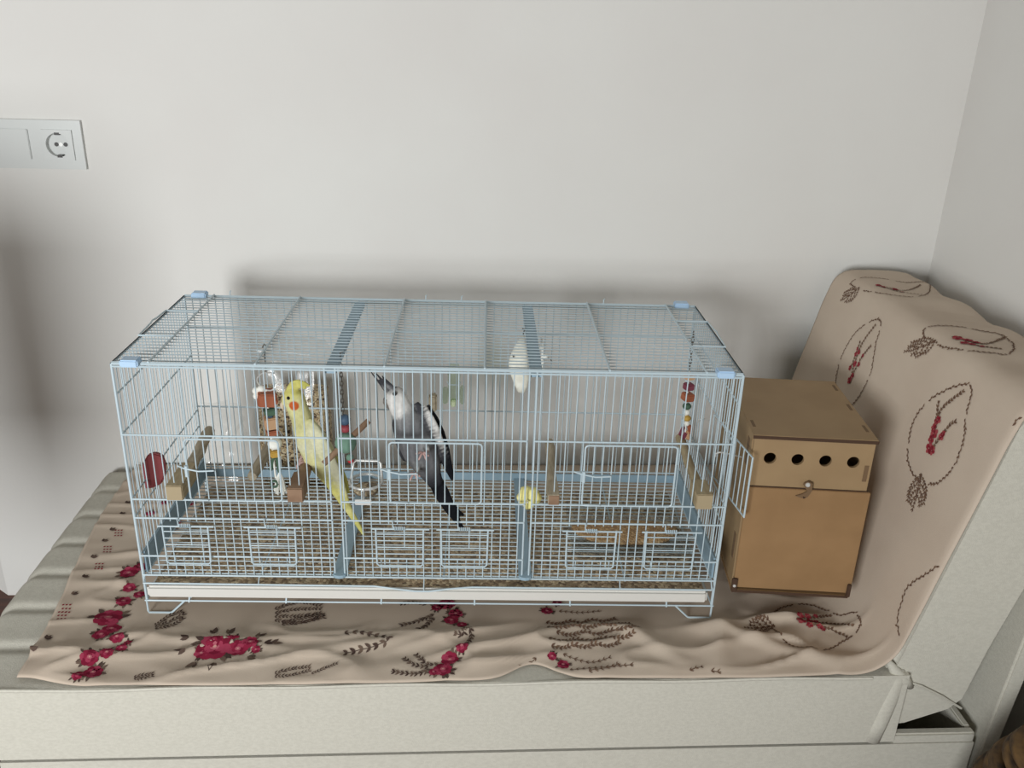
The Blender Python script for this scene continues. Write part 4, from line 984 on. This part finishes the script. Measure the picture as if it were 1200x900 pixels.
# grey bird, clinging to the front wires, breast towards the camera, head turned left
G, GD, GL, WH, BK, FACE = C(104, 104, 106), C(62, 62, 66), C(134, 134, 134), C(214, 212, 208), C(26, 27, 32, 1), C(180, 178, 174)
Yg = .048
gry = [
    [(463, 454, Yg, 4, .006, FACE), (464, 458, Yg, 9.5, .0115, FACE), (465, 466, Yg, 13, .015, WH), (468, 475, Yg, 13.5, .0165, WH), (474, 485, Yg, 15, .019, GL), (481, 498, Yg, 20.5, .023, G), (487, 514, Yg, 23.5, .026, G), (493, 530, Yg, 22, .025, G), (500, 545, Yg, 17, .020, G), (506, 557, Yg + .004, 12, .013, GD), (512, 569, Yg + .006, 8.5, .008, BK)],
    [(505, 551, Yg + .006, 9, .008, G), (509, 561, Yg + .008, 9.5, .006, BK), (518, 579, Yg + .010, 10, .0045, BK), (528, 597, Yg + .012, 7.5, .004, BK), (537, 612, Yg + .013, 4, .0034, BK), (543, 620, Yg + .014, 1.8, .0028, BK)],
    [(526, 590, Yg + .014, 6, .004, BK), (537, 601, Yg + .015, 4, .0034, BK), (544, 604, Yg + .016, 1.6, .0026, BK)],
    # image-right wing: dark shoulder, white bar, dark edge
    [(487, 473, Yg + .008, 4, .006, GD), (496, 484, Yg - .002, 6.5, .007, GD), (504, 498, Yg - .004, 7.5, .0075, GD), (511, 514, Yg + .000, 7, .007, GD), (517, 530, Yg + .006, 5.5, .006, GD), (523, 546, Yg + .012, 4, .0048, BK), (530, 562, Yg + .016, 2, .003, BK)],
    [(497, 476, Yg + .004, 2.6, .004, WH), (505, 490, Yg - .008, 4.2, .0045, WH), (511.5, 504, Yg - .008, 4.6, .0045, WH), (517, 518, Yg - .002, 3.4, .004, WH), (523, 534, Yg + .010, 1.6, .003, GD)],
    [(501, 475, Yg + .012, 2.5, .005, GD), (511, 490, Yg + .008, 2.6, .005, BK), (518.5, 506, Yg + .010, 2.6, .005, BK), (524, 526, Yg + .013, 2.8, .0045, BK), (528, 546, Yg + .016, 2.4, .004, BK), (532, 562, Yg + .018, 1.6, .003, BK)],
    # image-left wing hanging
    [(466, 486, Yg + .010, 4, .006, GD), (463, 497, Yg + .008, 4, .007, GD), (467, 512, Yg + .008, 5, .007, GD), (471, 527, Yg + .010, 5.5, .006, GD), (474, 537, Yg + .012, 4, .0045, GD), (484, 541, Yg + .012, 2, .003, BK)],
    # thighs
    [(497, 520, Yg - .018, 6, .007, GL), (500, 526, Yg - .026, 4, .005, GL), (501.5, 529, Yg - .032, 2.4, .0034, WH)],
    [(490, 540, Yg - .016, 6, .007, G), (489, 548, Yg - .024, 4, .005, GL), (489, 553, Yg - .032, 2.4, .0034, WH)],
    # cere, crest
    [(458, 463, Yg - .002, 5.5, .0080, WH), (455.5, 469, Yg - .003, 4.8, .0065, FACE), (456, 473, Yg - .004, 3.2, .005, FACE)],
    [(460, 459, Yg, 3.0, .004, GD), (453, 453, Yg, 2.2, .0030, GD), (448, 446.5, Yg, 1.5, .0024, GD), (443, 440, Yg, 1.2, .0021, GD), (438, 436.5, Yg, 1.1, .002, GD)],
    [(458, 461, Yg + .005, 2.6, .004, GD), (450, 456, Yg + .005, 1.6, .0028, GD), (444, 448, Yg + .005, 1.3, .0022, GD), (437, 439, Yg + .005, 1.1, .002, GD), (431, 430, Yg + .005, 1.0, .0019, GD)],
    [(459, 460, Yg + .002, 4.2, .0050, G), (452, 455, Yg + .002, 2.8, .0034, GL), (447, 450, Yg + .002, 1.6, .0024, GD), (443, 445, Yg + .002, 1.1, .002, GD)],
    [(462, 458, Yg - .002, 4.0, .0050, G), (455, 452, Yg - .002, 2.8, .0034, GL), (450, 447, Yg - .002, 1.6, .0024, GD), (444, 442, Yg - .002, 1.1, .002, GD)],
    [(463, 457, Yg - .004, 2.6, .004, G), (457, 450, Yg - .004, 1.6, .0026, GD), (451, 444, Yg - .004, 1.2, .0021, GD), (447, 440, Yg - .004, 1.0, .0019, GD)],
]
mask0 = atY(465, 472, Yg)
def paint_g(co, c):
    d = math.hypot((co.x - mask0.x) * 1.0, (co.z - mask0.z) * .75)
    n_ = noise.noise(co * 260) * .0025
    if co.y < Yg + .010: c = mixc(c, WH[:3], .8 * sm(.0190, .0135, d + n_))
    return c
gb = thing('cockatiel', 'dark grey cockatiel with whitish face clinging inside the front wires', 'bird', atY(495, 540, .004))
me = bird_mesh('body', gry, paint=paint_g); sub(obj('body', me, 'feather', gb), gb)
for px, py, dy in ((462.5, 461.5, -.0138), (460, 461, .0132)):
    p = atY(px, py, Yg + dy); bm = B(); ball(bm, p, .0036, 12); sub(smooth(obj('eye', bm, 'eye', gb)), gb)
bm = B(); rings = []
for px, py, hw, hd in ((453.5, 467, 4.4, .0058), (452.8, 472, 4.2, .0054), (455, 477, 3.2, .0038), (458.5, 481, 1.2, .0014)):
    c_ = atY(px, py, Yg - .003); k = hw * .00142; rings.append([c_ + Vector((k * math.cos(a_), hd * math.sin(a_), 0)) for a_ in [2 * math.pi * j / 10 for j in range(10)]])
loft(bm, rings); sub(smooth(obj('beak', bm, 'beak', gb)), gb)
for hx, hy, xb in ((501.5, 529, 499), (489, 553, 488)):
    hip = atY(hx, hy, Yg - .032); c_ = atY(xb, hy + 2, .005); bx = -.5 + round((c_.x + .5) / SP) * SP
    c_ = Vector((bx, .0052, c_.z)); sp_ = [[hip, hip.lerp(c_, .5) + Vector((0, -.001, .001)), c_]]
    for dx, dz in ((-.0085, .004), (-.0055, -.006), (.0085, .001), (.006, -.007)):
        sp_.append([c_, c_ + Vector((dx * .5, -.002, dz * .5 + .001)), c_ + Vector((dx * .85, -.0075, dz * .8)), c_ + Vector((dx * 1.1, -.0088, dz - .001)), c_ + Vector((dx * 1.25, -.0060, dz * 1.15 - .003))])
    sub(toes(gb, sp_, .0017), gb)
